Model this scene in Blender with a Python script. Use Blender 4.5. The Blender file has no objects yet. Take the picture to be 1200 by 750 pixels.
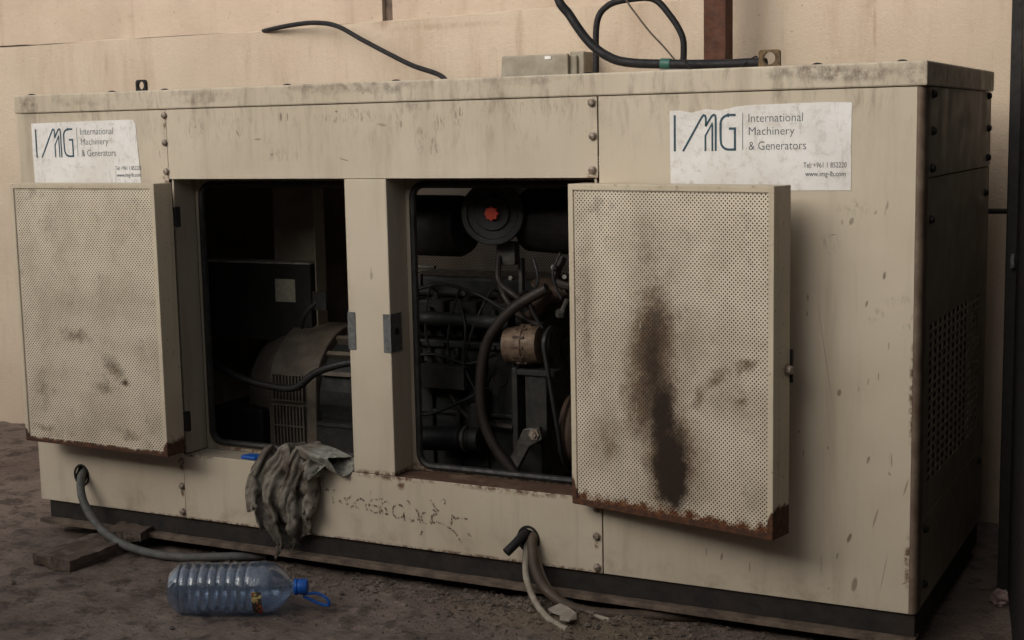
import bpy, bmesh, math, random
from mathutils import Vector, Matrix, noise
R = math.radians
random.seed(7)
scene = bpy.context.scene
COL = scene.collection

# ------------------------------------------------------------------ camera, sky, sun, exposure
cam_d = bpy.data.cameras.new('camera'); cam = bpy.data.objects.new('camera', cam_d); COL.objects.link(cam)
cr = Vector((0.8905, 0.4545, -0.0204)); cu = Vector((-0.0423, 0.1272, 0.9910)); cf = Vector((-0.4521, 0.8821, -0.1321))
cam.matrix_world = Matrix(((cr.x, cu.x, -cf.x, 0.760), (cr.y, cu.y, -cf.y, -3.895), (cr.z, cu.z, -cf.z, 1.356), (0, 0, 0, 1)))
cam_d.sensor_width = 36; cam_d.lens = 50.2; cam_d.clip_start = 0.05; cam_d.clip_end = 3000
scene.camera = cam

SUN_EL, SUN_AZ = 26.0, 200.0        # azimuth clockwise from +y (the wall side); light comes from the front left
world = bpy.data.worlds.new('World'); scene.world = world; world.use_nodes = True
wn = world.node_tree; wn.nodes.clear()
sky = wn.nodes.new('ShaderNodeTexSky'); sky.sky_type = 'NISHITA'; sky.sun_disc = False
sky.sun_elevation = R(SUN_EL); sky.sun_rotation = R(SUN_AZ); sky.dust_density = 3.0; sky.air_density = 1.0
hs = wn.nodes.new('ShaderNodeHueSaturation'); hs.inputs['Saturation'].default_value = 0.30
bg = wn.nodes.new('ShaderNodeBackground'); bg.inputs['Strength'].default_value = 0.14
wo = wn.nodes.new('ShaderNodeOutputWorld')
wn.links.new(sky.outputs[0], hs.inputs['Color']); wn.links.new(hs.outputs[0], bg.inputs['Color']); wn.links.new(bg.outputs[0], wo.inputs['Surface'])
sun_d = bpy.data.lights.new('sun', 'SUN'); sun = bpy.data.objects.new('sun', sun_d); COL.objects.link(sun)
sun_d.energy = 1.05; sun_d.angle = R(48); sun_d.color = (1.0, 0.93, 0.82)
sd = Vector((math.sin(R(SUN_AZ)) * math.cos(R(SUN_EL)), math.cos(R(SUN_AZ)) * math.cos(R(SUN_EL)), math.sin(R(SUN_EL))))
sun.rotation_euler = sd.to_track_quat('Z', 'Y').to_euler(); sun.location = (-4, -6, 9)
vs = scene.view_settings; vs.view_transform = 'Standard'; vs.look = 'None'; vs.gamma = 1.0; vs.use_curve_mapping = False
vs.exposure = 0.17

# ------------------------------------------------------------------ mesh helpers
class MB:
    """collects polygons; build() in obj() links them as one mesh object"""
    def __init__(s): s.v = []; s.f = []
    def add(s, vs_, fs):
        o = len(s.v); s.v += [Vector(p) for p in vs_]; s.f += [tuple(i + o for i in f) for f in fs]; return s
    def box(s, x0, x1, y0, y1, z0, z1):
        return s.add([(x0,y0,z0),(x1,y0,z0),(x1,y1,z0),(x0,y1,z0),(x0,y0,z1),(x1,y0,z1),(x1,y1,z1),(x0,y1,z1)],
                     [(0,3,2,1),(4,5,6,7),(0,1,5,4),(1,2,6,5),(2,3,7,6),(3,0,4,7)])
    def obox(s, c, ax, ay, az):
        c, ax, ay, az = map(Vector, (c, ax, ay, az)); P = []
        for k in (-1, 1):
            for i, j in ((-1,-1),(1,-1),(1,1),(-1,1)): P.append(c + ax*i + ay*j + az*k)
        return s.add(P, [(0,3,2,1),(4,5,6,7),(0,1,5,4),(1,2,6,5),(2,3,7,6),(3,0,4,7)])
    def prism(s, poly, fn, d0, d1):
        n = len(poly)
        P = [fn(u, w, d0) for u, w in poly] + [fn(u, w, d1) for u, w in poly]
        return s.add(P, [tuple(range(n)), tuple(range(2*n-1, n-1, -1))] + [(i, i+n, (i+1) % n + n, (i+1) % n) for i in range(n)])
    def lathe(s, prof, o=(0,0,0), axis=(0,0,1), n=24, close=True, sx=1.0, sy=1.0):
        o = Vector(o); a = Vector(axis).normalized(); t = Vector((0,0,1)) if abs(a.z) < .9 else Vector((1,0,0))
        e1 = t.cross(a).normalized(); e2 = a.cross(e1); P = []; F = []
        for h, r in prof:
            for k in range(n):
                q = 2*math.pi*k/n; P.append(o + a*h + e1*(r*sx*math.cos(q)) + e2*(r*sy*math.sin(q)))
        for i in range(len(prof)-1):
            for k in range(n): F.append((i*n+k, i*n+(k+1) % n, (i+1)*n+(k+1) % n, (i+1)*n+k))
        if close: F += [tuple(range(n-1, -1, -1)), tuple(range((len(prof)-1)*n, len(prof)*n))]
        return s.add(P, F)
    def tube(s, pts, r, n=10, caps=True, res=8, spline=True):
        pts = [Vector(p) for p in pts]
        if spline and len(pts) > 2: pts = catmull(pts, res)
        rr = r if callable(r) else (lambda t: r)
        P = []; F = []; m = len(pts); up = None
        for i, p in enumerate(pts):
            d = (pts[min(i+1, m-1)] - pts[max(i-1, 0)]).normalized()
            if up is None: up = Vector((0,0,1)) if abs(d.z) < .9 else Vector((1,0,0))
            e1 = (up - d*up.dot(d)).normalized(); e2 = d.cross(e1); up = e1
            for k in range(n):
                q = 2*math.pi*k/n; P.append(p + (e1*math.cos(q) + e2*math.sin(q))*rr(i/(m-1)))
        for i in range(m-1):
            for k in range(n): F.append((i*n+k, i*n+(k+1) % n, (i+1)*n+(k+1) % n, (i+1)*n+k))
        if caps: F += [tuple(range(n-1, -1, -1)), tuple(range((m-1)*n, m*n))]
        return s.add(P, F)
    def sheet(s, outer, holes, fn, d0, d1):
        """flat plate outlined by outer with holes, between depths d0 and d1; fn maps (u, w, depth)"""
        bm = bmesh.new(); es = []
        for lp in [outer] + list(holes):
            q = [bm.verts.new((u, w, 0)) for u, w in lp]
            es += [bm.edges.new((q[i], q[(i+1) % len(q)])) for i in range(len(q))]
        bmesh.ops.triangle_fill(bm, use_beauty=True, edges=es)
        bm.verts.ensure_lookup_table(); bm.verts.index_update()
        V = [v.co.copy() for v in bm.verts]; T = [tuple(v.index for v in f.verts) for f in bm.faces]; n = len(V)
        E = [tuple(v.index for v in e.verts) for e in bm.edges if len(e.link_faces) == 1]; bm.free()
        P = [fn(c.x, c.y, d0) for c in V] + [fn(c.x, c.y, d1) for c in V]
        return s.add(P, T + [tuple(i+n for i in reversed(f)) for f in T] + [(a, b, b+n, a+n) for a, b in E])
def catmull(p, res):
    out = []
    for i in range(len(p)-1):
        a, b, c, d = p[max(i-1, 0)], p[i], p[i+1], p[min(i+2, len(p)-1)]
        for k in range(res):
            t = k/res; out.append(.5*((2*b) + (c-a)*t + (2*a-5*b+4*c-d)*t*t + (3*b-a-3*c+d)*t**3))
    return out + [p[-1]]
XZ = lambda u, w, d: (u, d, w)
YZ = lambda u, w, d: (d, u, w)
XY = lambda u, w, d: (u, w, d)
def rrect(x0, x1, z0, z1, r, n=6):
    out = []
    for cx, cz, a in ((x1-r, z0+r, -90), (x1-r, z1-r, 0), (x0+r, z1-r, 90), (x0+r, z0+r, 180)):
        for k in range(n+1): q = R(a + 90*k/n); out.append((cx + r*math.cos(q), cz + r*math.sin(q)))
    return out
def rect(x0, x1, z0, z1): return [(x0,z0),(x1,z0),(x1,z1),(x0,z1)]
def circ(x, z, r, n=20): return [(x + r*math.cos(2*math.pi*k/n), z + r*math.sin(2*math.pi*k/n)) for k in range(n)]

def wloc(o):
    p = Vector((0,0,0))
    while o is not None: p = p + o.location; o = o.parent
    return p
def obj(name, mb, mat, parent=None, origin=None, smooth=False, bevel=0, local=False, sub=0, solid=0, fixn=True, label=None):
    """vertices are world coordinates (or the parent's own when local); origin is where the object's pivot goes"""
    if origin is None:
        c = Vector((0,0,0))
        for v in mb.v: c += v
        origin = c/len(mb.v)
    origin = Vector(origin)
    me = bpy.data.meshes.new(name); me.from_pydata([v - origin for v in mb.v], [], mb.f)
    if fixn:
        bm = bmesh.new(); bm.from_mesh(me); bmesh.ops.recalc_face_normals(bm, faces=bm.faces); bm.to_mesh(me); bm.free()
    if smooth: 
        me.polygons.foreach_set('use_smooth', [True]*len(me.polygons))
        if smooth != 'all': me.set_sharp_from_angle(angle=R(38))
    me.materials.append(mat)
    o = bpy.data.objects.new(name, me); COL.objects.link(o)
    o.location = origin if (local or parent is None) else origin - wloc(parent)
    o.parent = parent
    if bevel:
        b = o.modifiers.new('bevel', 'BEVEL'); b.width = bevel; b.segments = 2; b.limit_method = 'ANGLE'; b.angle_limit = R(40)
    if solid: m = o.modifiers.new('solid', 'SOLIDIFY'); m.thickness = solid; m.offset = 0
    if sub: m = o.modifiers.new('sub', 'SUBSURF'); m.levels = sub; m.render_levels = sub
    if label: o['label'] = label
    return o
def thing(name, loc, label, cat, group=None):
    o = bpy.data.objects.new(name, None); COL.objects.link(o); o.location = loc; o.empty_display_size = .1
    return tag(o, label, cat, group)
def tag(o, label, cat, group=None, kind=None):
    o['label'] = label; o['category'] = cat
    if group: o['group'] = group
    if kind: o['kind'] = kind
    return o
def clone(o, loc, parent=None, name=None):
    c = o.copy(); COL.objects.link(c); c.parent = parent if parent else o.parent
    c.location = Vector(loc) - (wloc(c.parent) if c.parent else Vector((0,0,0))); return c

# ------------------------------------------------------------------ material helpers
class NT:
    def __init__(s, name):
        s.m = bpy.data.materials.new(name); s.m.use_nodes = True; s.t = s.m.node_tree; s.t.nodes.clear()
        s.out = s.t.nodes.new('ShaderNodeOutputMaterial')
    def n(s, typ, ins=None, **kw):
        nd = s.t.nodes.new('ShaderNode' + typ)
        for k, v in kw.items(): setattr(nd, k, v)
        for k, v in (ins or {}).items(): s.set(nd.inputs[k], v)
        return nd
    def set(s, sock, v):
        if isinstance(v, bpy.types.NodeSocket): s.t.links.new(v, sock)
        elif isinstance(v, (tuple, list)) and len(v) == 3 and sock.type == 'RGBA': sock.default_value = (*v, 1)
        else: sock.default_value = v
    def pos(s): return s.n('NewGeometry').outputs['Position']
    def ob(s): return s.n('TexCoord').outputs['Object']
    def map(s, vec, sc=(1,1,1), rot=(0,0,0), loc=(0,0,0), typ='POINT'):
        return s.n('Mapping', {'Vector': vec, 'Scale': sc, 'Rotation': rot, 'Location': loc}, vector_type=typ).outputs[0]
    def noise(s, vec, scale, detail=4, rough=.55, dist=0):
        return s.n('TexNoise', {'Vector': vec, 'Scale': scale, 'Detail': detail, 'Roughness': rough, 'Distortion': dist}).outputs['Fac']
    def vor(s, vec, scale, feat='F1'): return s.n('TexVoronoi', {'Vector': vec, 'Scale': scale}, feature=feat).outputs['Distance']
    def rng(s, v, a, b, c=0.0, d=1.0, smooth=True):
        return s.n('MapRange', {0: v, 1: a, 2: b, 3: c, 4: d}, interpolation_type='SMOOTHSTEP' if smooth else 'LINEAR').outputs[0]
    def math(s, op, a, b=0.0): return s.n('Math', {0: a, 1: b}, operation=op).outputs[0]
    def mul(s, a, b): return s.math('MULTIPLY', a, b)
    def mix(s, f, a, b, mode='MIX'):
        nd = s.n('Mix', data_type='RGBA', blend_type=mode)
        s.set(nd.inputs[0], f); s.set(nd.inputs[6], a); s.set(nd.inputs[7], b); return nd.outputs[2]
    def bump(s, h, st=.3, d=.01, prev=None):
        nd = s.n('Bump', {'Height': h, 'Strength': st, 'Distance': d})
        if prev is not None: s.set(nd.inputs['Normal'], prev)
        return nd.outputs[0]
    def sep(s, vec): return s.n('SeparateXYZ', {0: vec}).outputs
    def blob(s, vec, spots, soft=.35):
        """union of soft rotated ellipses in the x-z plane: (x, z, rx, rz, angle, weight)"""
        acc = None
        for x, z, rx, rz, a, w in spots:
            q = s.map(vec, (rx, 1000, rz), (0, R(a), 0), (x, 0, z), 'TEXTURE')
            d = s.n('VectorMath', {0: q}, operation='LENGTH').outputs['Value']
            k = s.rng(d, 1.0, soft, 0.0, w); acc = k if acc is None else s.math('MAXIMUM', acc, k)
        return acc
    def fin(s, base, rough=.6, metal=0.0, normal=None, spec=.5, **kw):
        ins = {'Base Color': base, 'Roughness': rough, 'Metallic': metal, 'Specular IOR Level': spec}; ins.update(kw)
        p = s.n('BsdfPrincipled', ins)
        if normal is not None: s.set(p.inputs['Normal'], normal)
        s.t.links.new(p.outputs[0], s.out.inputs['Surface']); return s.m

CREAM, CREAM2, GRIME, RUST = (.57,.490,.378), (.495,.418,.312), (.13,.10,.07), (.10,.038,.016)
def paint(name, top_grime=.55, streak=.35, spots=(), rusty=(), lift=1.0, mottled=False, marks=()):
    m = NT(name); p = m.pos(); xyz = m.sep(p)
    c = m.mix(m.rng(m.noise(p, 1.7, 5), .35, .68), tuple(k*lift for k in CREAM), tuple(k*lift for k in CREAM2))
    st = m.noise(m.map(p, (11, 11, 1.0)), 1.0, 5, .65)
    st2 = m.noise(m.map(p, (70, 70, 4)), 1.0, 3, .6)
    f = m.mul(m.rng(st, .48, .80), streak)
    c = m.mix(f, c, (.24,.19,.125))
    c = m.mix(m.mul(m.rng(st2, .62, .78), streak*.35), c, GRIME)
    bl = m.mul(m.rng(m.noise(m.map(p, (1.5,1.5,.42)), 14, 7, .74, .3), .46, .72), m.rng(xyz[2], 1.18, 1.47))
    c = m.mix(m.mul(bl, top_grime*.62), c, (.17,.13,.09))
    lo = m.mul(m.rng(m.noise(p, 8, 6, .65), .45, .7), m.rng(xyz[2], .16, -.02))
    c = m.mix(m.mul(lo, .45), c, (.19,.14,.09))
    sc = m.rng(m.noise(m.map(p, (34, 34, 11), (0, R(22), 0)), 1.0, 2, .5, .4), .735, .775)
    c = m.mix(m.mul(sc, .55), c, (.15,.11,.08))
    fine = m.rng(m.noise(p, 160, 2), .68, .8); c = m.mix(m.mul(fine, .35), c, (.14,.10,.07))
    if spots:
        q = m.n('VectorMath', {0: m.n('VectorMath', {0: m.n('TexNoise', {'Vector': p, 'Scale': 9.0, 'Detail': 4.0}).outputs['Color'], 1: (.5,.5,.5)}, operation='SUBTRACT').outputs[0], 'Scale': .05}, operation='SCALE').outputs[0]
        wp = m.n('VectorMath', {0: p, 1: q}, operation='ADD').outputs[0]
        b = m.mul(m.blob(wp, spots), m.rng(m.noise(p, 38, 7, .8), .36, .68) if mottled else m.mul(m.rng(m.noise(m.map(p, (80, 80, 22), (0, R(24), 0)), 1.0, 6, .78, 1.2), .46, .66), .85))
        c = m.mix(b, c, (.12,.09,.065))
    if marks:
        c = m.mix(m.mul(m.blob(p, marks, .55), m.rng(m.noise(p, 90, 4, .7), .30, .50, .55, 1)), c, (.13,.088,.062))
    if rusty:
        b = m.mul(m.blob(p, [(x, z, rx, rz, 0, 1) for x, z, rx, rz in rusty]), m.rng(m.noise(p, 42, 6, .7), .42, .58))
        c = m.mix(m.mul(b, .9), c, RUST)
    bump = m.bump(m.noise(p, 2.3, 2), .5, .02); bump = m.bump(m.noise(p, 240, 3), .08, .002, bump)
    return m.fin(c, m.rng(m.noise(p, 12, 5), .3, .7, .42, .62), 0, bump, .35)

def plain(name, col, col2=None, rough=.6, metal=0.0, scale=20, bump=.2, bd=.004, spec=.4, lo=.35, hi=.65, ob=False, **kw):
    m = NT(name); p = m.ob() if ob else m.pos()
    c = m.mix(m.rng(m.noise(p, scale, 6, .65), lo, hi), col, col2 or tuple(k*.6 for k in col))
    return m.fin(c, m.rng(m.noise(p, scale*1.7, 4), .3, .7, max(rough-.12, .05), min(rough+.12, 1)), metal, m.bump(m.noise(p, scale*4, 4), bump, bd), spec, **kw)

# scuffs and finger smears on the front sheets: x, z, half width, half height, angle, weight
MARKS = [(-0.100,0.943,0.0050,0.0136,8,0.80),(-0.147,0.864,0.0040,0.0118,15,0.70),(-0.220,0.612,0.0072,0.0121,10,0.70),(-0.191,1.090,0.0071,0.0136,20,0.60),(-0.217,1.087,0.0041,0.0097,0,0.40),(-0.126,1.114,0.0040,0.0077,30,0.50),
  (-0.112,0.664,0.0020,0.0139,0,0.70),(-0.140,0.648,0.0020,0.0119,10,0.60),(-0.166,0.625,0.0020,0.0080,0,0.50),(-0.241,1.052,0.0103,0.0020,-5,0.60),(-0.311,0.876,0.0042,0.0120,0,0.50),(-0.312,0.830,0.0032,0.0100,0,0.50),
  (-0.260,0.715,0.0014,0.1814,-9,0.45),(-0.008,0.749,0.0049,0.0117,0,0.60),(-0.137,0.428,0.0051,0.0141,15,0.70),(-0.073,0.432,0.0025,0.0250,-3,0.60),(-0.078,0.394,0.0040,0.0060,-30,0.60),(-0.033,0.360,0.0030,0.0300,15,0.60),
  (-0.115,0.264,0.0031,0.0356,15,0.60),(-0.187,0.199,0.0063,0.0185,20,0.80),(-0.221,0.143,0.0032,0.0124,15,0.60),(-0.171,0.066,0.0094,0.0269,10,0.65),(-0.029,0.090,0.0161,0.0031,-30,0.60),(-0.244,0.045,0.0032,0.0031,0,0.60),
  (-0.333,0.493,0.0043,0.0051,0,0.60),(-0.250,0.453,0.0031,0.0061,0,0.50),(-0.090,0.109,0.0026,0.0718,10,0.35),(-0.266,0.113,0.0032,0.0365,0,0.30),(-0.562,0.099,0.0043,0.0148,10,0.70),(-0.609,0.108,0.0043,0.0169,0,0.40),
  (-0.477,0.079,0.0028,0.0201,0,0.55)]
HATCH = [(-0.032,0.801,0.0216,0.0117,10,0.60),(-0.104,0.838,0.0260,0.0137,30,0.70),(-0.061,0.876,0.0493,0.0213,0,0.50),(-0.128,0.819,0.0201,0.0098,0,0.60),(-0.249,1.026,0.0410,0.0393,0,0.55),(-0.189,1.124,0.0603,0.0339,0,0.50),
  (-0.136,0.812,0.0202,0.0147,0,0.40)]
TOP_MARKS = [(-2.080,1.413,0.0056,0.0181,0,0.70),(-2.054,1.413,0.0037,0.0181,0,0.60),(-2.261,1.363,0.0039,0.0133,-25,0.60),(-2.178,1.341,0.0190,0.0044,0,0.50),(-2.124,1.290,0.0075,0.0059,0,0.50),(-1.838,1.271,0.0223,0.0029,15,0.60),
  (-1.860,1.426,0.0071,0.0043,0,0.70),(-2.083,1.465,0.0074,0.0072,0,0.70),(-1.690,1.380,0.0224,0.0058,10,0.40)]
TOP_HATCH = [(-2.445,1.384,0.0547,0.0602,-15,0.80),(-1.818,1.408,0.1748,0.0283,0,0.75),(-2.079,1.286,0.1113,0.0292,0,0.45),(-2.302,1.400,0.1157,0.0445,0,0.35),(-1.546,1.323,0.0305,0.0575,0,0.85),(-1.495,1.304,0.0276,0.0501,0,0.80),
  (-1.478,1.384,0.0309,0.0355,0,0.75),(-1.416,1.404,0.0305,0.0565,0,0.85),(-1.567,1.437,0.1041,0.0286,0,0.60),(-1.132,1.420,0.1579,0.0274,0,0.40)]
RUSTY = [(-2.575,1.405,.012,.03),(-2.577,1.205,.02,.03),(-.962,1.215,.03,.025),(-2.578,.19,.014,.03),(-.962,.09,.010,.02),(-2.580,.09,.010,.022),(-1.66,.215,.02,.03),(-.965,1.205,.05,.02),(-2.56,1.212,.06,.014),(-1.45,1.207,.04,.012),(-1.70,.235,.25,.02),(-1.25,.235,.3,.022),(-2.5,.235,.10,.014),(-1.3,.0,.9,.012),(-2.2,.0,1.0,.010)]
M_body = paint('cream_sheet', .95, .38, [], RUSTY)
M_right = paint('cream_sheet_scuffed', .95, .38, HATCH, [(-.02,.62,.012,.2),(-.025,.15,.012,.1)], marks=MARKS)
M_top = paint('cream_sheet_fingered', .95, .38, TOP_HATCH, RUSTY[:6], marks=TOP_MARKS)
M_roof = paint('roof_cream', 1.0, .5, [(-.25,1.49,.25,.03,0,.9),(-3.2,1.48,.07,.05,0,.9),(-1.8,1.5,.35,.03,0,.75),(-2.4,1.49,.2,.03,0,.6),(-.02,1.48,.06,.05,0,.7),(-1.2,1.5,.2,.02,0,.5),(-2.95,1.49,.2,.02,0,.4)], (), 1.0, True)
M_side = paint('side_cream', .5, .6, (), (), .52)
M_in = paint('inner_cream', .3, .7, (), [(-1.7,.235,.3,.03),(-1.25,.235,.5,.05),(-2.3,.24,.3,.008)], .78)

def door_paint(name, w, amt):
    m = NT(name); p = m.ob(); x, y, z = m.sep(p); g = m.pos()
    c = m.mix(m.rng(m.noise(g, 3, 5), .35, .68), (.58,.50,.37), (.50,.42,.31))
    c = m.mix(m.mul(m.rng(m.noise(m.map(g, (30,30,1.5)), 1, 5), .5, .78), .3), c, (.24,.19,.125))
    c = m.mix(m.mul(m.rng(m.noise(g, 70, 5, .7), .60, .68), .7), c, (.17,.10,.06))
    nz = m.noise(g, 34, 6, .7)
    edge = m.math('MINIMUM', x, m.math('SUBTRACT', w, x))
    hgt = m.rng(edge, .0, .030, .085*amt, .030*amt)
    k = m.rng(m.math('ADD', m.math('SUBTRACT', z, hgt), m.mul(m.math('SUBTRACT', nz, .5), .05)), .006, -.006)
    rc = m.mix(m.rng(m.noise(g, 55, 5, .7), .4, .65), (.052,.026,.017), (.115,.044,.018))
    c = m.mix(k, c, rc)
    return m.fin(c, m.mix(k, (.5,.5,.5), (.9,.9,.9)), 0, m.bump(m.noise(g, 90, 5), m.rng(k, 0, 1, .06, .6), .004), .35)
def perf_paint(name, spots, dark, rust_h):
    m = NT(name); p = m.ob(); x, y, z = m.sep(p)
    q = m.n('VectorMath', {0: m.n('VectorMath', {0: m.n('TexNoise', {'Vector': p, 'Scale': 11.0, 'Detail': 6.0, 'Roughness': .65}).outputs['Color'], 1: (.5,.5,.5)}, operation='SUBTRACT').outputs[0], 'Scale': .10}, operation='SCALE').outputs[0]
    wp = m.n('VectorMath', {0: p, 1: q}, operation='ADD').outputs[0]
    c = m.mix(m.rng(m.noise(p, 5, 6, .65), .35, .7), (.70,.61,.48), (.52,.44,.33))
    c = m.mix(m.mul(m.rng(m.noise(p, 14, 7, .7), .55, .72), .5), c, (.24,.19,.14))
    b = m.blob(wp, spots, 0.0); e_ = m.math('SUBTRACT', m.noise(p, 55, 6, .78), .5)
    bb = m.rng(m.math('ADD', b, m.mul(e_, .9)), .08, .85, 0, .92); bb = m.math('MULTIPLY', bb, m.rng(b, .02, .2)); c = m.mix(bb, c, m.mix(m.rng(m.noise(p, 24, 4), .4, .65), (.15,.082,.04), (.10,.066,.04)))
    if rust_h: c = m.mix(m.mul(m.blob(p, [(.31,.40,.20,.50,4,.75),(.36,.18,.19,.26,0,.8),(.52,.40,.16,.14,-20,.5),(.14,.22,.12,.2,0,.6),(.05,.6,.06,.4,0,.5),(.30,.8,.2,.2,0,.35)], .0), m.rng(m.noise(p, 16, 7, .75), .30, .65, .25, 1)), c, (.20,.145,.095))
    b = m.blob(wp, dark, 0.0); bb = m.math('MULTIPLY', m.rng(m.math('ADD', b, m.mul(e_, .6)), .10, .70), m.rng(b, .02, .2)); c = m.mix(bb, c, (.030,.018,.011))
    sx_ = m.rng(m.noise(m.map(p, (70, 70, 9), (0, R(70), 0)), 1.0, 3, .6, .6), .70, .73); c = m.mix(m.mul(sx_, m.rng(m.noise(p, 4, 2), .45, .6)), c, (.78,.72,.62))
    nz = m.noise(p, 30, 6, .7)
    if rust_h:
        k = m.rng(m.math('ADD', m.math('SUBTRACT', z, rust_h), m.mul(m.math('SUBTRACT', nz, .5), .10)), .012, -.012)
        c = m.mix(k, c, m.mix(m.rng(m.noise(p, 60, 5), .4, .65), (.12,.042,.016), (.23,.105,.04)))
    return m.fin(c, .62, 0, m.bump(m.noise(p, 90, 4), .15, .003), .3)
M_doorR = door_paint('door_paint_rusted', .684, 1.0); M_doorL = door_paint('door_paint_worn', .684, .62)
M_perfR = perf_paint('perforated_sooty', [(.29,.47,.14,.40,4,1.0),(.28,.36,.17,.24,0,.9),(.35,.19,.16,.26,0,1.0),(.13,.20,.05,.10,0,.45),(.50,.425,.10,.028,-28,.6),(.60,.475,.08,.03,-24,.65),(.445,.37,.035,.07,0,.55),(.58,.37,.035,.035,0,.5),(.28,.75,.12,.2,0,.35),(.06,.5,.04,.4,0,.35),(.10,.88,.1,.04,10,.3)],
                    [(.355,.17,.10,.20,-4,1.0),(.36,.11,.09,.12,0,1.0),(.29,.46,.08,.34,4,.55),(.325,.30,.085,.20,0,.8)], .034)
M_perfL = perf_paint('perforated_dusty', [(.45,.30,.10,.07,20,.6),(.27,.40,.14,.05,10,.5),(.50,.25,.04,.035,0,.85),(.40,.22,.10,.05,0,.5),(.1,.2,.06,.15,0,.4),(.5,.07,.1,.04,0,.5),(.2,.8,.1,.15,0,.3),(.10,.06,.12,.03,0,.5)], [(.50,.25,.012,.014,0,.6)], 0.0)
M_foam = plain('liner_foam', (.05,.035,.024), (.03,.022,.016), .95, scale=60)
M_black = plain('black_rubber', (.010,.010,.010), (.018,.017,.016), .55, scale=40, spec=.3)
M_blackmetal = plain('black_steel', (.010,.0095,.009), (.018,.015,.013), .6, scale=30, spec=.25)
M_gasket = plain('gasket_rubber', (.012,.012,.012), (.028,.026,.023), .5, scale=30, spec=.3)
M_rail = plain('rail_steel', (.013,.011,.0095), (.028,.020,.015), .75, scale=14, bump=.5)
M_bolt = plain('bolt_steel', (.34,.29,.23), (.16,.115,.085), .5, .35, scale=90)
M_latch = plain('latch_zinc', (.19,.195,.19), (.13,.135,.13), .5, .55, scale=50)
M_rustpost = plain('rust_brown', (.060,.026,.017), (.105,.042,.022), .85, scale=18, bump=.5)
M_eye = plain('eye_steel', (.20,.13,.06), (.07,.045,.03), .7, .3, scale=45, bump=.5)

# ------------------------------------------------------------------ ground
GZ = -0.13
def gh(x, y):
    h = .010*noise.noise((x*1.3, y*1.3, 3)) + .008*noise.noise((x*4, y*4, 9)) + .008*noise.noise((x*9, y*14, 5)) + .006*noise.noise((x*24, y*34, 1)) + .003*noise.noise((x*60, y*70, 2))
    d = ((x+1.02)/.42)**2 + ((y+.13)/.16)**2
    h += .030*math.exp(-d)*(1 + .5*noise.noise((x*16, y*16, 4)))
    d = ((x+1.75)/.7)**2 + ((y+.14)/.08)**2
    h += .010*math.exp(-d)*(1 + .8*noise.noise((x*18, y*18, 8)))
    return h
def axis(fine0, fine1, step, lo, hi):
    a = []; v = fine0
    while v < fine1: a.append(v); v += step
    a.append(fine1); s = step
    while v < hi: s *= 1.45; v += s; a.append(v)
    v = fine0; s = step; pre = []
    while v > lo: s *= 1.45; v -= s; pre.append(v)
    return pre[::-1] + a
gx = axis(-5.4, .45, .016, -600, 600); gy = axis(-.85, .45, .012, -600, 600)
mb = MB(); nx = len(gx)
for y in gy:
    for x in gx: mb.v.append(Vector((x, y, GZ + (gh(x, y) if abs(x) < 9 and abs(y) < 9 else 0))))
mb.f = [(j*nx+i, j*nx+i+1, (j+1)*nx+i+1, (j+1)*nx+i) for j in range(len(gy)-1) for i in range(nx-1)]
m = NT('dirty_ground'); p = m.pos()
c = m.mix(m.rng(m.noise(p, 2.2, 7, .65), .36, .66), (.23,.168,.137), (.38,.292,.238))
c = m.mix(m.mul(m.rng(m.noise(p, 9, 6, .7), .48, .62), .75), c, (.07,.052,.043))
c = m.mix(m.mul(m.rng(m.noise(m.map(p, (1, 3, 1), (0,0,R(20))), 6, 6, .7, .5), .52, .66), .65), c, (.27,.215,.18))
c = m.mix(m.mul(m.rng(m.noise(p, 150, 3, .6), .60, .72), .7), c, (.26,.21,.17))
c = m.mix(m.mul(m.rng(m.noise(p, 60, 5, .6), .60, .72), .7), c, (.03,.022,.018))
sand = m.n('VectorMath', {0: m.map(p, (.55,.17,10), (0,0,0), (-.98,-.14,GZ), 'TEXTURE')}, operation='LENGTH').outputs['Value']
c = m.mix(m.mul(m.rng(m.math('ADD', sand, m.mul(m.noise(p, 12, 5), 1.0)), 1.5, .8), .85), c, m.mix(m.noise(p, 80, 4), (.19,.138,.09), (.34,.26,.175)))
fl = m.noise(m.map(p, (1, 2.6, 1), (0,0,R(24))), 26, 7, .75, .8); c = m.mix(m.mul(m.rng(fl, .52, .66), .55), c, (.30,.245,.205)); c = m.mix(m.mul(m.rng(fl, .44, .34), .6), c, (.045,.032,.026))
b = m.bump(fl, .9, .032); b = m.bump(m.noise(p, 120, 4, .65), .9, .008, b)
M_ground = m.fin(c, m.rng(m.noise(p, 5, 5), .35, .65, .62, .95), 0, b, .35)
g = obj('ground', mb, M_ground, origin=(0,0,GZ), smooth='all', fixn=False); g['kind'] = 'structure'

# grit lying on the ground
mb = MB()
for k in range(3000):
    if k % 3 == 0: x = random.gauss(-1.0, .32); y = random.gauss(-.13, .10)
    elif k % 3 == 1: x = random.uniform(-2.6, -.4); y = random.gauss(-.06, .06)
    elif k % 9 == 2: x = random.uniform(-4.8, .3); y = random.uniform(-.75, .15)
    else: continue
    s = random.choice((.0025,.003,.003,.004,.005,.007,.008 if k % 4 else .013)); P = []
    for dx, dy, dz in ((1,0,0),(0,1,0),(-1,0,0),(0,-1,0),(0,0,.8),(0,0,-.6)):
        q = random.uniform(.6, 1.3)*s; P.append((x+dx*q, y+dy*q, GZ + gh(x, y) + s*.3 + dz*q))
    mb.add(P, [(0,1,4),(1,2,4),(2,3,4),(3,0,4),(1,0,5),(2,1,5),(3,2,5),(0,3,5)])
g = obj('gravel', mb, plain('grit', (.16,.125,.095), (.06,.047,.038), .9, scale=35), fixn=False)
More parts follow.
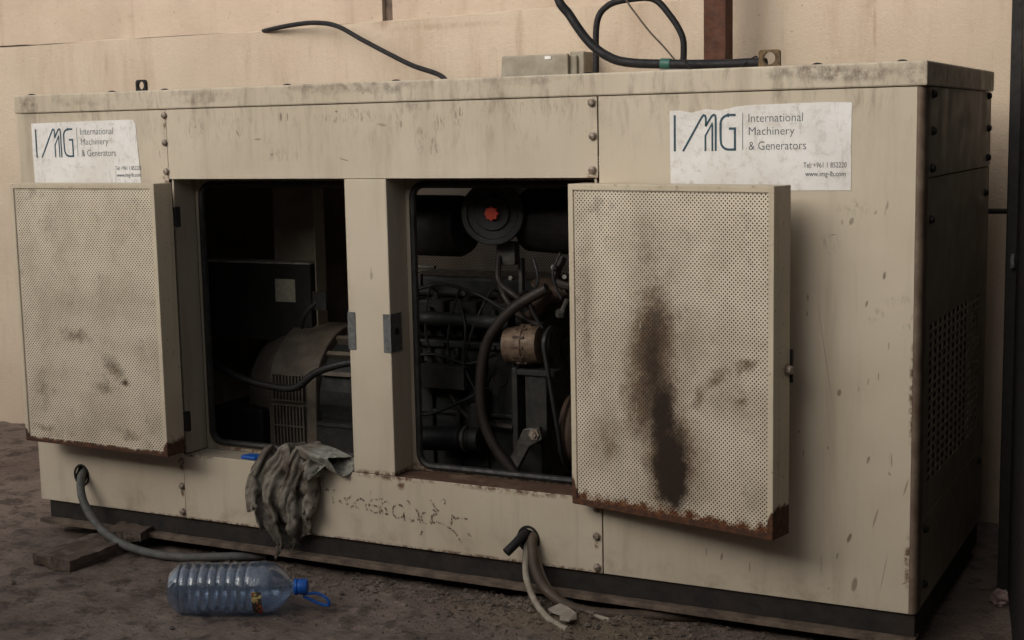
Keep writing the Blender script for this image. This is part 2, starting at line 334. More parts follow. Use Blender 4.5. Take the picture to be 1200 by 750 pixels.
tag(g, 'loose grit and crumbs of stone scattered on the ground before the generator', 'gravel', kind='stuff')

# ------------------------------------------------------------------ wall behind
wall = thing('plaster_wall', (-2.5, 1.5, GZ), 'cream plastered wall behind the generator with rougher slabs along its top', 'wall')
m = NT('wall_plaster'); p = m.pos(); xyz = m.sep(p)
c = m.mix(m.rng(m.noise(p, 1.1, 6), .35, .68), (.565,.460,.352), (.485,.388,.290))
c = m.mix(m.mul(m.rng(m.noise(m.map(p, (5, 5, .9)), 1, 7, .75), .47, .70), .55), c, (.40,.295,.205))
c = m.mix(m.mul(m.rng(m.noise(m.map(p, (40, 40, 2.5)), 1, 5, .75), .60, .70), m.mul(m.rng(m.noise(p, 2.2, 3), .45, .6), .5)), c, (.32,.22,.15))
pit = m.rng(m.vor(p, 13.0), .045, .02); c = m.mix(m.mul(pit, m.rng(m.noise(p, 3, 2), .52, .58)), c, (.20,.14,.10))
c = m.mix(m.mul(m.rng(m.noise(p, 6, 7, .7), .58, .75), .35), c, (.66,.57,.47))
c = m.mix(m.mul(m.rng(m.noise(p, 75, 4, .6), .68, .76), .5), c, (.25,.17,.115))
b = m.blob(p, [(-.50,1.80,.05,.4,0,.35),(-3.35,1.70,.035,.14,0,.45),(-3.0,1.70,.02,.10,0,.35),(-1.95,1.75,.03,.2,0,.5),(.05,.0,.3,.5,0,.4),(-2.62,1.83,.06,.05,0,.6),(-4.2,1.72,.02,.12,0,.35),(-2.30,1.8,.5,.02,0,.35),(-.48,1.75,.012,.3,0,.6)], .1)
c = m.mix(m.mul(b, m.rng(m.noise(m.map(p, (22,22,4)), 1, 6, .75), .34, .62)), c, (.30,.195,.125))
c = m.mix(m.blob(p, [(-4.85,1.826,.55,.006,.2,1),(-3.75,1.826,.35,.003,0,.7),(-2.9,1.834,.2,.0035,0,.5)], .5), c, (.05,.035,.025))
M_wall = m.fin(c, .85, 0, m.bump(m.noise(p, 48, 5, .65), .42, .010, m.bump(m.noise(p, 150, 4), .5, .004)), .2)
m = NT('wall_slab'); p = m.pos()
c = m.mix(m.rng(m.noise(p, 2.5, 6), .35, .68), (.565,.445,.338), (.485,.375,.28))
c = m.mix(m.mul(m.rng(m.noise(p, 24, 6, .7), .58, .72), .45), c, (.33,.23,.16))
c = m.mix(m.mul(m.rng(m.noise(m.map(p, (12,12,.6)), 1, 5), .52, .76), .35), c, (.36,.25,.17))
M_slab = m.fin(c, .9, 0, m.bump(m.noise(p, 26, 6, .7), .45, .014), .2)
M_joint = plain('joint_mortar', (.19,.135,.10), (.09,.065,.05), .95, scale=25, bump=.7)
# lower plaster coat: its top edge is uneven
def edge_z(x): return 1.826 + .012*noise.noise((x*1.1, 0, 3)) + .006*noise.noise((x*7, 0, 1)) + .020*max(0, min(1, (x+3.2)/1.2))
xs = [-14 + .5*i for i in range(17)] + [-6 + .04*i for i in range(1, 190)] + [1.6 + .5*i for i in range(1, 8)]
zs = [GZ-.1, .2, .8, 1.3, 1.55, 1.65, 1.72, 1.78]
mb = MB(); nzv = len(zs)+2
for x in xs:
    e = edge_z(x)
    for z in zs: mb.v.append(Vector((x, 1.5 + .006*noise.noise((x*1.5, z*1.5, 0)), z)))
    mb.v.append(Vector((x, 1.5 + .004*noise.noise((x*9, 0, 0)), e-.001))); mb.v.append(Vector((x, 1.5065 + .02*max(0, min(1, (-4.2-x)/.6)), e + .003)))
for i in range(len(xs)-1):
    for j in range(nzv-1): mb.f.append((i*nzv+j, (i+1)*nzv+j, (i+1)*nzv+j+1, i*nzv+j+1))
obj('plaster_coat', mb, M_wall, wall, smooth=True, fixn=False)
mb = MB(); mb.box(-14, 5, 1.530, 1.70, GZ-.1, 3.4); obj('wall_core', mb, M_joint, wall)
for a, b_ in ((-8.2,-5.42),(-5.38,-2.618),(-2.566,.42),(.46,3.2)):
    mb = MB(); nseg = 60; hs_ = 10
    for i in range(nseg+1):
        for j in range(hs_+1):
            x = a + (b_-a)*i/nseg; z = 1.80 + 1.04*j/hs_
            mb.v.append(Vector((x, 1.5215 + .003*noise.noise((x*5, z*5, 7)), z)))
    for i in range(nseg):
        for j in range(hs_): k = i*(hs_+1)+j; mb.f.append((k, k+hs_+1, k+hs_+2, k+1))
    sl = obj('slab', mb, M_slab, wall, smooth='all', solid=.03, fixn=False); sl.modifiers.new('split', 'EDGE_SPLIT').split_angle = R(35)

# unseen block behind the viewpoint and unseen gate panels, added to hold back light
bld = thing('shading_block', (-2, -5.2, GZ), 'unseen concrete block added behind the viewpoint to shade the lower front', 'shading_block')
M_conc = plain('dull_concrete', (.10,.085,.07), (.07,.06,.05), .9, scale=3)
mb = MB(); mb.box(-18, 14, -11, -5.2, GZ-.05, 2.9); obj('wall', mb, M_conc, bld)
for i in range(6):
    mb = MB(); x = -12 + i*4; mb.box(x, x+1.3, -5.23, -5.19, 1.0, 2.2); w = obj('window', mb, M_blackmetal, bld)
gate = thing('steel_gate', (.17, .95, GZ), 'black steel gate post and bar at the right edge, with unseen light-blocking panels added', 'gate')
mb = MB(); mb.box(.128, .205, .60, .70, GZ-.02, 2.5); obj('post', mb, M_blackmetal, gate, bevel=.004)
mb = MB(); mb.prism([(.16,.595),(.20,.595),(.64,-2.0),(.60,-2.0)], lambda u, w, d: (u, w, d), GZ+.05, 3.2); obj('shade_leaf', mb, M_blackmetal, gate)  # unseen sheet added to keep light off the housing side
mb = MB(); mb.prism([(.165,.705),(.20,.705),(.36,1.49),(.32,1.49)], lambda u, w, d: (u, w, d), GZ+.02, 2.6); obj('shade_panel', mb, M_blackmetal, gate)  # second unseen sheet, added to darken the gap beside the housing
mb = MB(); mb.tube([(-.02,1.150,1.051),(.16,1.135,1.052)], .0095, 10); mb.tube([(.16,1.135,1.052),(.17,.66,1.052)], .0095, 10); obj('bar', mb, M_blackmetal, gate, smooth=True)
mb = MB(); mb.tube([(.150,.598,.955),(.150,.588,.935),(.152,.586,.915)], .006, 8); obj('latch_pin', mb, M_latch, gate, smooth=True)

# ------------------------------------------------------------------ generator enclosure
GEN = thing('generator_enclosure', (-1.63, .55, GZ), 'large cream sheet-metal generator housing with its two perforated doors swung open', 'generator')
L, D, H = 3.267, 1.109, 1.45
T = .004; RD = .115
def panel(outer, holes=(), mat=M_body, name='front_panel', d0=0.0, d1=T, bev=.0015):
    mb = MB(); mb.sheet(outer, holes, XZ, d0, d1); return obj(name, mb, mat, GEN, bevel=bev)
h1 = [(-3.056 + .030*math.cos(a) + .006*math.sin(3*a), .111 + .034*math.sin(a)) for a in [2*math.pi*k/18 for k in range(18)]]
h2 = [(-1.196 + .033*math.cos(a), .080 + .036*math.sin(a) + .006*math.cos(2*a)) for a in [2*math.pi*k/18 for k in range(18)]]
panel(rect(-L, -2.5685, 0, H-.002), [h1])
panel(rect(-2.5655, -.9435, 1.21, H-.002), mat=M_top, d0=-.002, d1=T-.002)
panel(rect(-2.5655, -.9435, 0, .235), [h2], d0=-.002, d1=T-.002)
panel(rect(-.9405, -.02, 0, H-.002), mat=M_right)
# recess between them: jambs, head, sill, pillar, inner frame with two openings
def part(name, mat, *boxes, bevel=.0015, **kw):
    mb = MB()
    for b in boxes: mb.box(*b)
    return obj(name, mb, mat, GEN, bevel=bevel, **kw)
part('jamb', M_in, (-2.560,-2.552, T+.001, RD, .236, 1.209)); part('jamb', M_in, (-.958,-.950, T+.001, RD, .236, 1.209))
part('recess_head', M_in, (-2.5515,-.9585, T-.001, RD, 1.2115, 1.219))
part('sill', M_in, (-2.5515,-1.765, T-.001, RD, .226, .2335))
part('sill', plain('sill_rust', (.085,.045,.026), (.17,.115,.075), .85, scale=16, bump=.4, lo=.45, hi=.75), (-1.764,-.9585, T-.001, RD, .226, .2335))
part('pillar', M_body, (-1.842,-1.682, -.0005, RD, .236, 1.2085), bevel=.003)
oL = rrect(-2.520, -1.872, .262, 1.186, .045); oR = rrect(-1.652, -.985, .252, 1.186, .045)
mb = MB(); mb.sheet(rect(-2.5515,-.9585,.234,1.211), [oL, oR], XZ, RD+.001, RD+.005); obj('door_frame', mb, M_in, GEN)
for lp in ((-2.520,-1.872,.262,1.186), (-1.652,-.985,.252,1.186)):
    P = [(u, RD-.004, w) for u, w in rrect(*lp, .045, 8)]; P.append(P[0])
    mb = MB(); mb.tube(P, .012, 8, caps=False, spline=False); obj('gasket', mb, M_gasket, GEN, smooth=True)
# strike plates wrapped on the pillar edges, keyhole on one
for xs_, sgn in ((-1.842, -1), (-1.682, 1)):
    mb = MB(); zc = .712
    if sgn < 0: mb.box(xs_-.0025, xs_+.026, -.0035, -.0008, zc-.062, zc+.062); mb.box(xs_-.0025, xs_-.0006, -.0008, .06, zc-.062, zc+.062)
    else: mb.box(xs_-.026, xs_+.0025, -.0035, -.0008, zc-.066, zc+.060); mb.box(xs_+.0006, xs_+.0025, -.0008, .066, zc-.066, zc+.060)
    sp = obj('strike_plate', mb, M_latch, GEN)
    if sgn > 0:
        mb = MB(); mb.lathe([(0,.012),(.002,.012)], (xs_+.003, .034, zc), (1,0,0), 14); obj('keyhole', mb, M_black, sp)
# side: rounded corner strip, three sheets, grille
mb = MB(); prof = [(-.0195,.0005)] + [(-.02+.020*math.sin(R(a)), .024-.024*math.cos(R(a))) for a in range(15, 91, 15)] + [(0,.062),(-.005,.062),(-.005,.03),(-.0195,.01)]
mb.prism(prof, lambda u, w, d: (u, w, d), 0, H-.002); obj('corner_strip', mb, plain('worn_corner', (.22,.165,.12), (.13,.085,.06), .6, scale=12), GEN, smooth=True)
SX = -.004
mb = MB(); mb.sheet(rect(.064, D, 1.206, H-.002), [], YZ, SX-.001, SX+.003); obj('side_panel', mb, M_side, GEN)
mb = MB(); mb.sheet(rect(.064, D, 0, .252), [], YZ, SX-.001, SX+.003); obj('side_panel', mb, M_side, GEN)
ys = [.064, .125]; 
for i in range(12): ys += [.130 + .0705*i + .004, .130 + .0705*i + .056]
ys += [.99, D]; ys = sorted(set(round(v, 4) for v in ys))
zz = [.256, .335]
for j in range(18): zz += [.3385 + .0256*j + .003, .3385 + .0256*j + .021]
zz += [.81, 1.202]
mb = MB(); ny = len(ys)
mb.v = [Vector((SX, y, z)) for z in zz for y in ys]
for j in range(len(zz)-1):
    for i in range(ny-1):
        if 2 <= i < 2+24 and (i-2) % 2 == 0 and 2 <= j < 2+36 and (j-2) % 2 == 0: continue
        mb.f.append((j*ny+i, j*ny+i+1, (j+1)*ny+i+1, (j+1)*ny+i))
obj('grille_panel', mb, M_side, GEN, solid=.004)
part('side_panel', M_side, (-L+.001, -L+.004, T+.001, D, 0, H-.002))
# back: perforated liner sheet in a frame, floor, partition between the two bays
def perforated(u0, u1, v0, v1, fn, pitch=.0130, hole=.41):
    mb = MB(); a = pitch/2; n_u = int((u1-u0)/a); n_v = int((v1-v0)/a); vid = {}
    V = []; F = []
    def vert(i, j):
        if (i, j) not in vid: vid[(i, j)] = len(V); V.append(fn(u0+i*a, v0+j*a, 0))
        return vid[(i, j)]
    for j in range(1, n_v):
        for i in range(1, n_u):
            if (i+j) % 2: continue
            o = [vert(i+1, j), vert(i, j+1), vert(i-1, j), vert(i, j-1)]; b0 = len(V); h = a*hole*1.18
            for k in range(4): 
                q = R(90*k); V.append(fn(u0+i*a + h*math.cos(q), v0+j*a + h*math.sin(q), 0))
            F += [(o[k], o[(k+1) % 4], b0+(k+1) % 4, b0+k) for k in range(4)]
    mb.add(V, F); return mb
M_liner = plain('liner_sheet', (.80,.75,.66), (.66,.60,.50), .6, scale=8)
obj('back_liner', perforated(-2.75, -1.05, .25, 1.30, lambda u, w, d: (u, 1.42+d, w)), M_liner, GEN, fixn=False)
mb = MB(); mb.sheet(rect(-L+.005, -.006, 0, H-.002), [rect(-2.45,-1.10,.24,1.25)], XZ, D-.01, D); obj('back_panel', mb, plain('back_sheet', (.46,.39,.295), (.36,.30,.22), .8, scale=6), GEN)
part('dark_backing', M_black, (-.12,-.05,.09,1.02,.28,.90), bevel=0)  # black box added behind the grille so its holes look dark
part('floor_plate', M_rail, (-L+.006, -.008, .02, D-.012, .03, .036), bevel=0)
part('partition', plain('partition_sheet', (.30,.25,.185), (.22,.185,.135), .8, scale=7), (-2.62,-2.39,.66,.666,.04,1.44), (-2.39,-2.384,.60,.666,.04,1.44), bevel=0)
part('cross_rail', M_rustpost, (-1.55,-.1,.14,.18,.20,.225), bevel=0); part('cross_rail', M_rustpost, (-1.55,-.1,.22,.26,.12,.15), bevel=0)
# roof lid
mb = MB(); mb.box(-L-.006, .006, -.006, D+.006, H, H+.066); RO = obj('roof', mb, M_roof, GEN, bevel=.005)
mb = MB(); mb.box(-L+.01, -.012, .008, D-.01, H-.012, H-.001); obj('roof_flange', mb, M_in, GEN)
part('liner_foam', M_foam, (-2.745,-1.055,1.434,1.46,.26,1.29), bevel=0)
# lifting eyes: plates with a hole
for (x, w_, hgt, mt) in ((-2.712,.046,.040,M_blackmetal), (-.438,.062,.048,M_eye)):
    o = rrect(x-w_/2, x+w_/2, H+.060, H+.066+hgt, .010, 4)
    mb = MB(); mb.sheet(o, [circ(x, H+.066+hgt*.50, hgt*.36, 18)], XZ, .044, .056); obj('lifting_eye', mb, mt, GEN, bevel=.001)
# bolts
def bolt_mb(r=.0105, n=6, ax=(0,-1,0)):
    mb = MB(); mb.lathe([(0,r*1.25),(.0025,r*1.25),(.003,r),(.009,r*.95),(.0115,r*.62)], (0,0,0), ax, 12); return mb
b0 = None
for x, z in [(-2.560,1.429),(-2.563,1.336),(-2.562,1.236),(-.960,1.431),(-.958,1.333),(-.960,1.233),(-2.563,.219-.012),(-2.566,.116),(-2.568,.022),(-.961,.116),(-.960,.018),(-.960,.205)]:
    x += (-.012 if x < -2 else 0.0); y = -.0005 if x < -2 else -.0025
    if b0 is None: b0 = obj('bolt', bolt_mb(), M_bolt, GEN, origin=(0,0,0), smooth=True); b0.location = Vector((x, y, z)) - wloc(GEN)
    else: clone(b0, (x, y, z))
b1 = obj('bolt', bolt_mb(.010, 6, (1,0,0)), M_blackmetal, GEN, origin=(0,0,0), smooth=True); b1.location = Vector((0,.105,1.429)) - wloc(GEN)
for y, z in [(.108,1.33),(.100,1.229),(1.04,1.435),(1.05,1.33),(1.05,1.234),(.10,1.09),(1.02,1.12),(.10,.22),(.10,.06),(1.0,.22)]: clone(b1, (0, y, z))
b2 = obj('bolt', (lambda mb: mb.lathe([(0,.016),(.002,.015),(.005,.009),(.006,.004)], (0,0,0), (0,0,1), 12))(MB()), M_blackmetal, GEN, origin=(0,0,0), smooth=True)
b2.location = Vector((-3.227,.04,H+.066)) - wloc(GEN)
for x in (-2.84,-2.60,-2.08,-1.657,-.99,-.30,-.07): clone(b2, (x, .04, H+.066))
# base rail: channel with lower flange standing proud
for nm, bx in (('base_rail', ((-L+.03,-.005,.012,.020,-.068,-.001),)), ('base_rail', ((-L+.03,-.02,D-.02,D-.01,-.088,-.001),)), ('base_rail', ((-.02,-.010,.055,D-.025,-.088,-.001),)), ('base_rail', ((-L+.032,-L+.042,.055,D-.025,-.088,-.001),))):
    part(nm, M_rail, *bx[:1])
part('rail_flange', plain('flange_brown', (.17,.125,.09), (.07,.05,.037), .85, scale=16, bump=.6), (-L+.01,.0,-.026,.05,-.084,-.0685))  # flange in a paler brown than the rail web

# doors, each hinged at its edge and swung round against the housing
def make_door(loc, ang, w, h, t, mpaint, mperf, label, hinge_right, latch):
    mb = MB(); e = .018
    mb.sheet(rect(0, w, 0, h), [rect(e, w-e, e, h-e)], XZ, 0, t-.004)
    mb.box(.0005, w-.0005, t-.0045, t, .0005, h-.0005)
    d = obj('door', mb, mpaint, GEN, origin=(0,0,0), bevel=.0025, label=label)
    d.location = Vector(loc) - wloc(GEN); d.rotation_euler.z = R(ang)
    obj('perforated_sheet', perforated(e-.012, w-e+.012, e-.012, h-e+.012, lambda u, w_, d_: (u, .005+d_, w_)), mperf, d, origin=(0,0,0), local=True, fixn=False)
    mb = MB(); mb.box(e+.0005, w-e-.0005, .013, t-.006, e+.0005, h-e-.0005); obj('foam_liner', mb, M_foam, d, local=True)
    hx = w if hinge_right else 0
    for z in (h*.115, h*.875):
        mb = MB(); mb.lathe([(-.035,.008),(.035,.008)], (hx + (.007 if hinge_right else -.007), t+.012, z), (0,0,1), 10)
        mb.box(hx-.004 if hinge_right else hx-.012, hx+.012 if hinge_right else hx+.004, t+.001, t+.022, z-.033, z+.033)
        obj('hinge', mb, M_blackmetal, d, local=True)
    if latch:
        mb = MB(); mb.lathe([(-.002,.017),(.003,.017),(.004,.012),(.016,.012),(.018,.008)], (w, t*.80, h*.480), (1,0,0), 14); obj('latch_bolt', mb, M_bolt, d, local=True, smooth=True)
        mb = MB(); mb.box(w-.03, w+.006, t+.0005, t+.007, h*.44, h*.535); obj('latch_plate', mb, M_blackmetal, d, local=True)
    return d
make_door((-1.011,-.070,.231), -12.5, .684, .964, .093, M_doorR, M_perfR, 'open door with a dark soot stain and rusted bottom rim', False, True)
make_door((-3.192,-.130,.259), -1.64, .684, .941, .090, M_doorL, M_perfL, 'open door with dusty but unburnt perforated sheet', True, False)

# ------------------------------------------------------------------ stickers with their print
m = NT('sticker_vinyl'); p = m.pos()
c = m.mix(m.rng(m.noise(p, 6, 6), .35, .7), (.80,.775,.74), (.69,.65,.60))
c = m.mix(m.mul(m.rng(m.noise(m.map(p, (40,40,6), (0,R(-8),0)), 1, 4, .6), .58, .72), .40), c, (.36,.33,.30))
c = m.mix(m.mul(m.rng(m.noise(p, 30, 7, .75), .48, .70), .5), c, (.42,.34,.26))
cr_ = m.n('TexVoronoi', {'Vector': m.map(p, (1,1,1), (0,0,0)), 'Scale': 9.0, 'Randomness': 1.0}, feature='DISTANCE_TO_EDGE').outputs['Distance']
c = m.mix(m.mul(m.mul(m.rng(cr_, .006, .0), m.rng(m.noise(p, 9, 4), .54, .62)), .55), c, (.36,.29,.23))
c = m.mix(m.mul(m.rng(m.noise(m.map(p, (85,85,16), (0,R(6),0)), 1, 3), .60, .70), m.mul(m.rng(m.noise(p, 4.5, 2), .45, .6), .5)), c, (.33,.32,.30))
M_vinyl = m.fin(c, .42, 0, m.bump(m.noise(m.map(p, (30,30,9)), 1, 4), .25, .004), .4)
M_ink = plain('teal_ink', (.020,.055,.080), (.035,.085,.11), .5, scale=40, bump=0)
m = NT('grey_ink'); p = m.pos(); c = m.mix(m.rng(m.noise(p, 70, 4), .50, .75), (.055,.068,.078), (.22,.22,.21)); M_ink2 = m.fin(c, .5)
def text_mb(body, fn, u, v, width, cap, thin, d):
    cu_ = bpy.data.curves.new('t', 'FONT'); cu_.body = body; cu_.size = 1.0; cu_.offset = thin; cu_.resolution_u = 3; cu_.fill_mode = 'FRONT'
    o = bpy.data.objects.new('t', cu_); COL.objects.link(o)
    dg = bpy.context.evaluated_depsgraph_get(); me = bpy.data.meshes.new_from_object(o.evaluated_get(dg))
    V = [x.co.copy() for x in me.vertices]; F = [tuple(q.vertices) for q in me.polygons]
    bpy.data.objects.remove(o); bpy.data.curves.remove(cu_); bpy.data.meshes.remove(me)
    x0 = min(q.x for q in V); x1 = max(q.x for q in V); sc = width/(x1-x0)
    return [fn(u + (q.x-x0)*sc, v + q.y*cap/.70, d) for q in V], F
def ribbon(pts, w, fn, d):
    P = [Vector((a, b)) for a, b in pts]; V = []; n = len(P)
    for i in range(n):
        t1 = (P[i]-P[i-1]).normalized() if i else (P[1]-P[0]).normalized()
        t2 = (P[i+1]-P[i]).normalized() if i < n-1 else t1
        t = (t1+t2); t = t.normalized() if t.length > 1e-6 else t1
        nn = Vector((-t.y, t.x)); k = w/2/max(.5, nn.dot(Vector((-t1.y, t1.x))))
        V += [fn(*(P[i]+nn*k), d), fn(*(P[i]-nn*k), d)]
    return V, [(2*i, 2*i+1, 2*i+3, 2*i+2) for i in range(n-1)]
def sticker(origin, rot, outline, label, y, k=1.0):
    ox, oz = origin; ca, sa = math.cos(R(rot)), math.sin(R(rot))
    fn = lambda u, w, d: (ox + k*u*ca - w*sa, y + d, oz + k*u*sa + w*ca)
    mb = MB(); mb.sheet(outline, [], fn, -.0016, -.0004); st = obj('sticker', mb, M_vinyl, GEN, label=label)
    A = lambda x, yy: ((x-20)/2132, (590-yy)/2270)
    logo = MB()
    G = [(440,107),(398,107)] + [(398-52*math.sin(R(a)), 160-53*math.cos(R(a))) for a in range(0, 91, 15)] + [(346,215),(347,265)] + [(398-50*math.cos(R(a)), 275+51*math.sin(R(a))) for a in range(15, 91, 15)] + [(436,326),(436,193),(398,193)]
    for pts, w in (([(53,100),(53,334)], .0066), ([(106,334),(226,118),(238,104),(248,108),(253,122),(253,170)], .0062), ([(250,176),(290,112),(302,103),(312,108),(315,122),(315,334)], .0062),
                   ([(250,334),(250,236),(292,160),(294,170),(294,334)], .0056), (G, .0066), ([(484,95),(484,330)], .0018)):
        logo.add(*ribbon([A(*q) for q in pts], w, fn, -.0022))
    obj('logo_print', logo, M_ink, st, fixn=False)
    for body, x0, x1, base, cap, th in (('International',520,850,155,55,-.008), ('Machinery',522,800,236,52,-.008), ('& Generators',522,870,330,55,-.008), ('Tel: +961 1 852220',855,1110,444,33,.0), ('www.img-lb.com',866,1105,498,32,.004)):
        u, v = A(x0, base); V, F = text_mb(body, fn, u, v, (x1-x0)/2132, cap/2270, th, -.0022); obj('lettering', MB().add(V, F), M_ink2, st, fixn=False)
sticker((-.717,1.172), .0, [(.002,.0),(.523,.002),(.524,.05),(.5225,.12),(.524,.239),(.46,.2415),(.38,.241),(.30,.240),(.24,.239),(.20,.236),(.15,.226),(.11,.231),(.065,.222),(.03,.229),(.0,.228),(.001,.12)],
        'white advertising sticker with a torn and wrinkled top edge', .0, 1.0)
sticker((-3.192,1.176), .2, [(-.004,.0),(.508,.0),(.502,.12),(.496,.225),(.485,.240),(.3,.240),(.12,.238),(-.004,.237),(-.006,.12)],
        'white advertising sticker with a clean rectangular edge, partly behind a door', .0, .985)

# finger writing in the grime below the bays
m = NT('finger_marks'); p = m.pos()
tr = m.n('BsdfTransparent'); pb = m.n('BsdfPrincipled', {'Base Color': (.12,.09,.065), 'Roughness': .8})
mx = m.n('MixShader', {0: m.rng(m.noise(p, 110, 4, .7), .42, .60, 0, .8), 1: tr.outputs[0], 2: pb.outputs[0]}); m.t.links.new(mx.outputs[0], m.out.inputs['Surface'])
mb = MB()
Q = lambda x, y: (-1.985 + x*.000556, .205 - (y-10 - .030*x)*.00056)
def arc(cx, cy, r, a0, a1, n=9): return [(cx + r*math.cos(R(a0+(a1-a0)*i/n)), cy + r*math.sin(R(a0+(a1-a0)*i/n))) for i in range(n+1)]
strokes = [[(50,95),(58,78),(70,90)],[(100,98),(108,82),(124,88)],[(98,150),(104,165)],[(145,155),(152,145),(168,160)],[(185,120),(190,140),(215,125),(240,105)],[(190,155),(210,165)],
  [(250,150),(240,175),(225,180)],arc(300,150,28,200,330),arc(285,160,24,80,260),[(335,150),(345,190)],arc(400,160,42,60,300),[(360,150),(430,165),(435,205)],arc(480,165,38,70,310),[(470,160),(485,190)],arc(565,180,42,0,330),[(600,185),(605,235)],
  [(625,110),(645,125),(635,130)],[(640,210),(650,232),(670,225)],[(680,150),(700,180),(712,240)],[(690,210),(700,225)],arc(755,205,34,90,260),[(780,215),(790,240)],arc(815,205,26,100,300),[(785,95),(815,135),(840,160)],[(800,150),(830,170)],
  [(820,220),(880,235),(930,265),(990,330)],[(920,235),(930,180),(950,195),(975,185)],[(985,190),(1030,190)],[(1030,275),(1050,290)],[(705,320),(725,285)],arc(870,100,15,180,420),arc(440,95,20,0,120)]
for st in strokes: mb.add(*ribbon([Q(*q) for q in st], .0055 + .002*random.random(), XZ, -.0032))
obj('finger_writing', mb, m.m, GEN, fixn=False, label='smudged letters drawn by finger in the dirt')['kind'] = 'stuff'
# rubber lips round the cable holes
for cx, cz, rx, rz, yy in ((-3.056,.111,.034,.038,0.0), (-1.196,.080,.036,.040,-.002)):
    P = [(cx + rx*math.cos(2*math.pi*k/20), yy+.0, cz + rz*math.sin(2*math.pi*k/20)) for k in range(21)]
    mb = MB(); mb.tube(P, .0045, 6, caps=False, spline=False); obj('grommet', mb, M_black, GEN, smooth=True)
part('hole_backing', M_black, (-3.12,-2.98,.07,.09,.05,.18), bevel=0); part('hole_backing', M_black, (-1.27,-1.12,.07,.09,.01,.15), bevel=0)  # black plates set behind the cable holes

# ------------------------------------------------------------------ diesel engine in the right bay
M_iron = plain('engine_iron', (.016,.017,.015), (.009,.009,.008), .65, scale=16, bump=.4)
M_iron2 = plain('engine_dusty', (.024,.022,.018), (.013,.012,.010), .75, scale=22, bump=.4)
M_bronze = plain('dusty_bronze', (.17,.118,.078), (.085,.055,.036), .6, .3, scale=30)
M_hose = plain('hose_rubber', (.026,.017,.012), (.017,.012,.009), .6, scale=20)
M_alu = plain('cast_aluminium', (.10,.096,.085), (.05,.046,.04), .5, .5, scale=25)
M_brownm = plain('brown_pulley', (.075,.045,.03), (.05,.03,.02), .7, scale=20)
ENG = thing('diesel_engine', (-1.5, .55, .036), 'dark diesel engine with round air cleaner seen through the right bay', 'engine')
mb = MB(); y0 = .44
mb.box(-1.98,-1.36,y0,.86,.10,.62); mb.box(-1.98,-1.34,y0-.018,.86,.60,.625); mb.box(-1.98,-1.36,y0-.012,y0,.36,.375); mb.box(-1.97,-1.36,y0-.02,.84,.10,.135)
for x in (-1.90,-1.79,-1.68,-1.57,-1.46): mb.box(x-.008, x+.008, y0-.014, y0, .14, .60)
BL = obj('engine_block', mb, M_iron, ENG, bevel=.004)
for x in (-1.845,-1.735,-1.625,-1.515):
    mb = MB(); mb.lathe([(0,.030),(.006,.030),(.006,.024),(.002,.022),(.002,.004)], (x, y0-.001, .50), (0,-1,0), 18); obj('core_plug', mb, M_iron2, BL, smooth=True)
for x in (-1.93,-1.80,-1.67,-1.54,-1.41):
    mb = MB(); mb.box(x-.055, x+.055, y0+.02, .80, .63, .76); mb.box(x-.012, x+.012, y0-.005, y0+.02, .64, .74); HD = obj('cylinder_head', mb, M_iron2, ENG, bevel=.006)
    mb = MB(); mb.lathe([(0,.011),(.014,.011),(.014,.007),(.03,.006)], (x, y0+.06, .76), (0,0,1), 6); obj('injector', mb, M_iron2, HD)
    for dx in (-.042, .042):
        mb = MB(); mb.lathe([(0,.010),(.010,.010)], (x+dx, y0+.018, .655), (0,-1,0), 6); obj('head_bolt', mb, M_iron, HD)
mb = MB(); mb.box(-1.97,-1.38,y0+.10,.78,.765,.84); obj('rocker_cover', mb, M_iron, ENG, bevel=.014)
mb = MB(); mb.tube([(-2.0,y0-.04,.70),(-1.75,y0-.045,.705),(-1.45,y0-.04,.70)], .026, 12)
for x in (-1.93,-1.80,-1.67,-1.54): mb.tube([(x,y0-.04,.70),(x,y0+.03,.69)], .022, 10)
obj('manifold', mb, M_iron, ENG, smooth=True)
for i in range(5):
    mb = MB(); mb.tube([(-1.93+.13*i,y0+.06,.79),(-1.90+.12*i,y0-.02,.80),(-1.86+.09*i,y0-.07,.66),(-1.80+.06*i,y0-.06,.56)], .0045, 6, res=6)
    obj('fuel_pipe', mb, M_iron2, ENG, smooth=True)
mb = MB(); mb.box(-1.84,-1.60,y0-.11,y0-.015,.47,.55)
for i in range(5): mb.lathe([(0,.014),(.03,.014),(.03,.009),(.05,.009)], (-1.80+.045*i, y0-.06, .55), (0,0,1), 10)
obj('injection_pump', mb, M_iron2, ENG, bevel=.003)
mb = MB(); mb.lathe([(0,.03),(.006,.043),(.16,.043),(.165,.036),(.20,.036),(.205,.042),(.235,.042),(.24,.022)], (-1.79, y0-.09, .285), (1,.04,.05), 20); S_ = obj('starter_motor', mb, M_black, ENG, smooth=True)
mb = MB(); mb.lathe([(0,.0455),(.010,.0455)], (-1.615, y0-.083, .294), (1,.04,.05), 20); obj('clamp_ring', mb, M_alu, S_, smooth=True)
mb = MB(); mb.tube([(-1.277,.33,.835),(-1.405,.325,.760),(-1.488,.32,.665),(-1.524,.32,.557),(-1.528,.32,.408),(-1.488,.325,.292),(-1.41,.34,.190)], .0185, 12); obj('coolant_hose', mb, M_hose, ENG, smooth=True)
mb = MB(); mb.tube([(-1.52,.44,.86),(-1.47,.41,.78),(-1.40,.40,.72),(-1.33,.40,.70)], .012, 10); obj('oil_hose', mb, M_hose, ENG, smooth=True); mb = MB(); mb.tube([(-1.70,.40,.45),(-1.60,.38,.36),(-1.45,.40,.34)], .010, 8); obj('oil_hose', mb, M_hose, ENG, smooth=True)
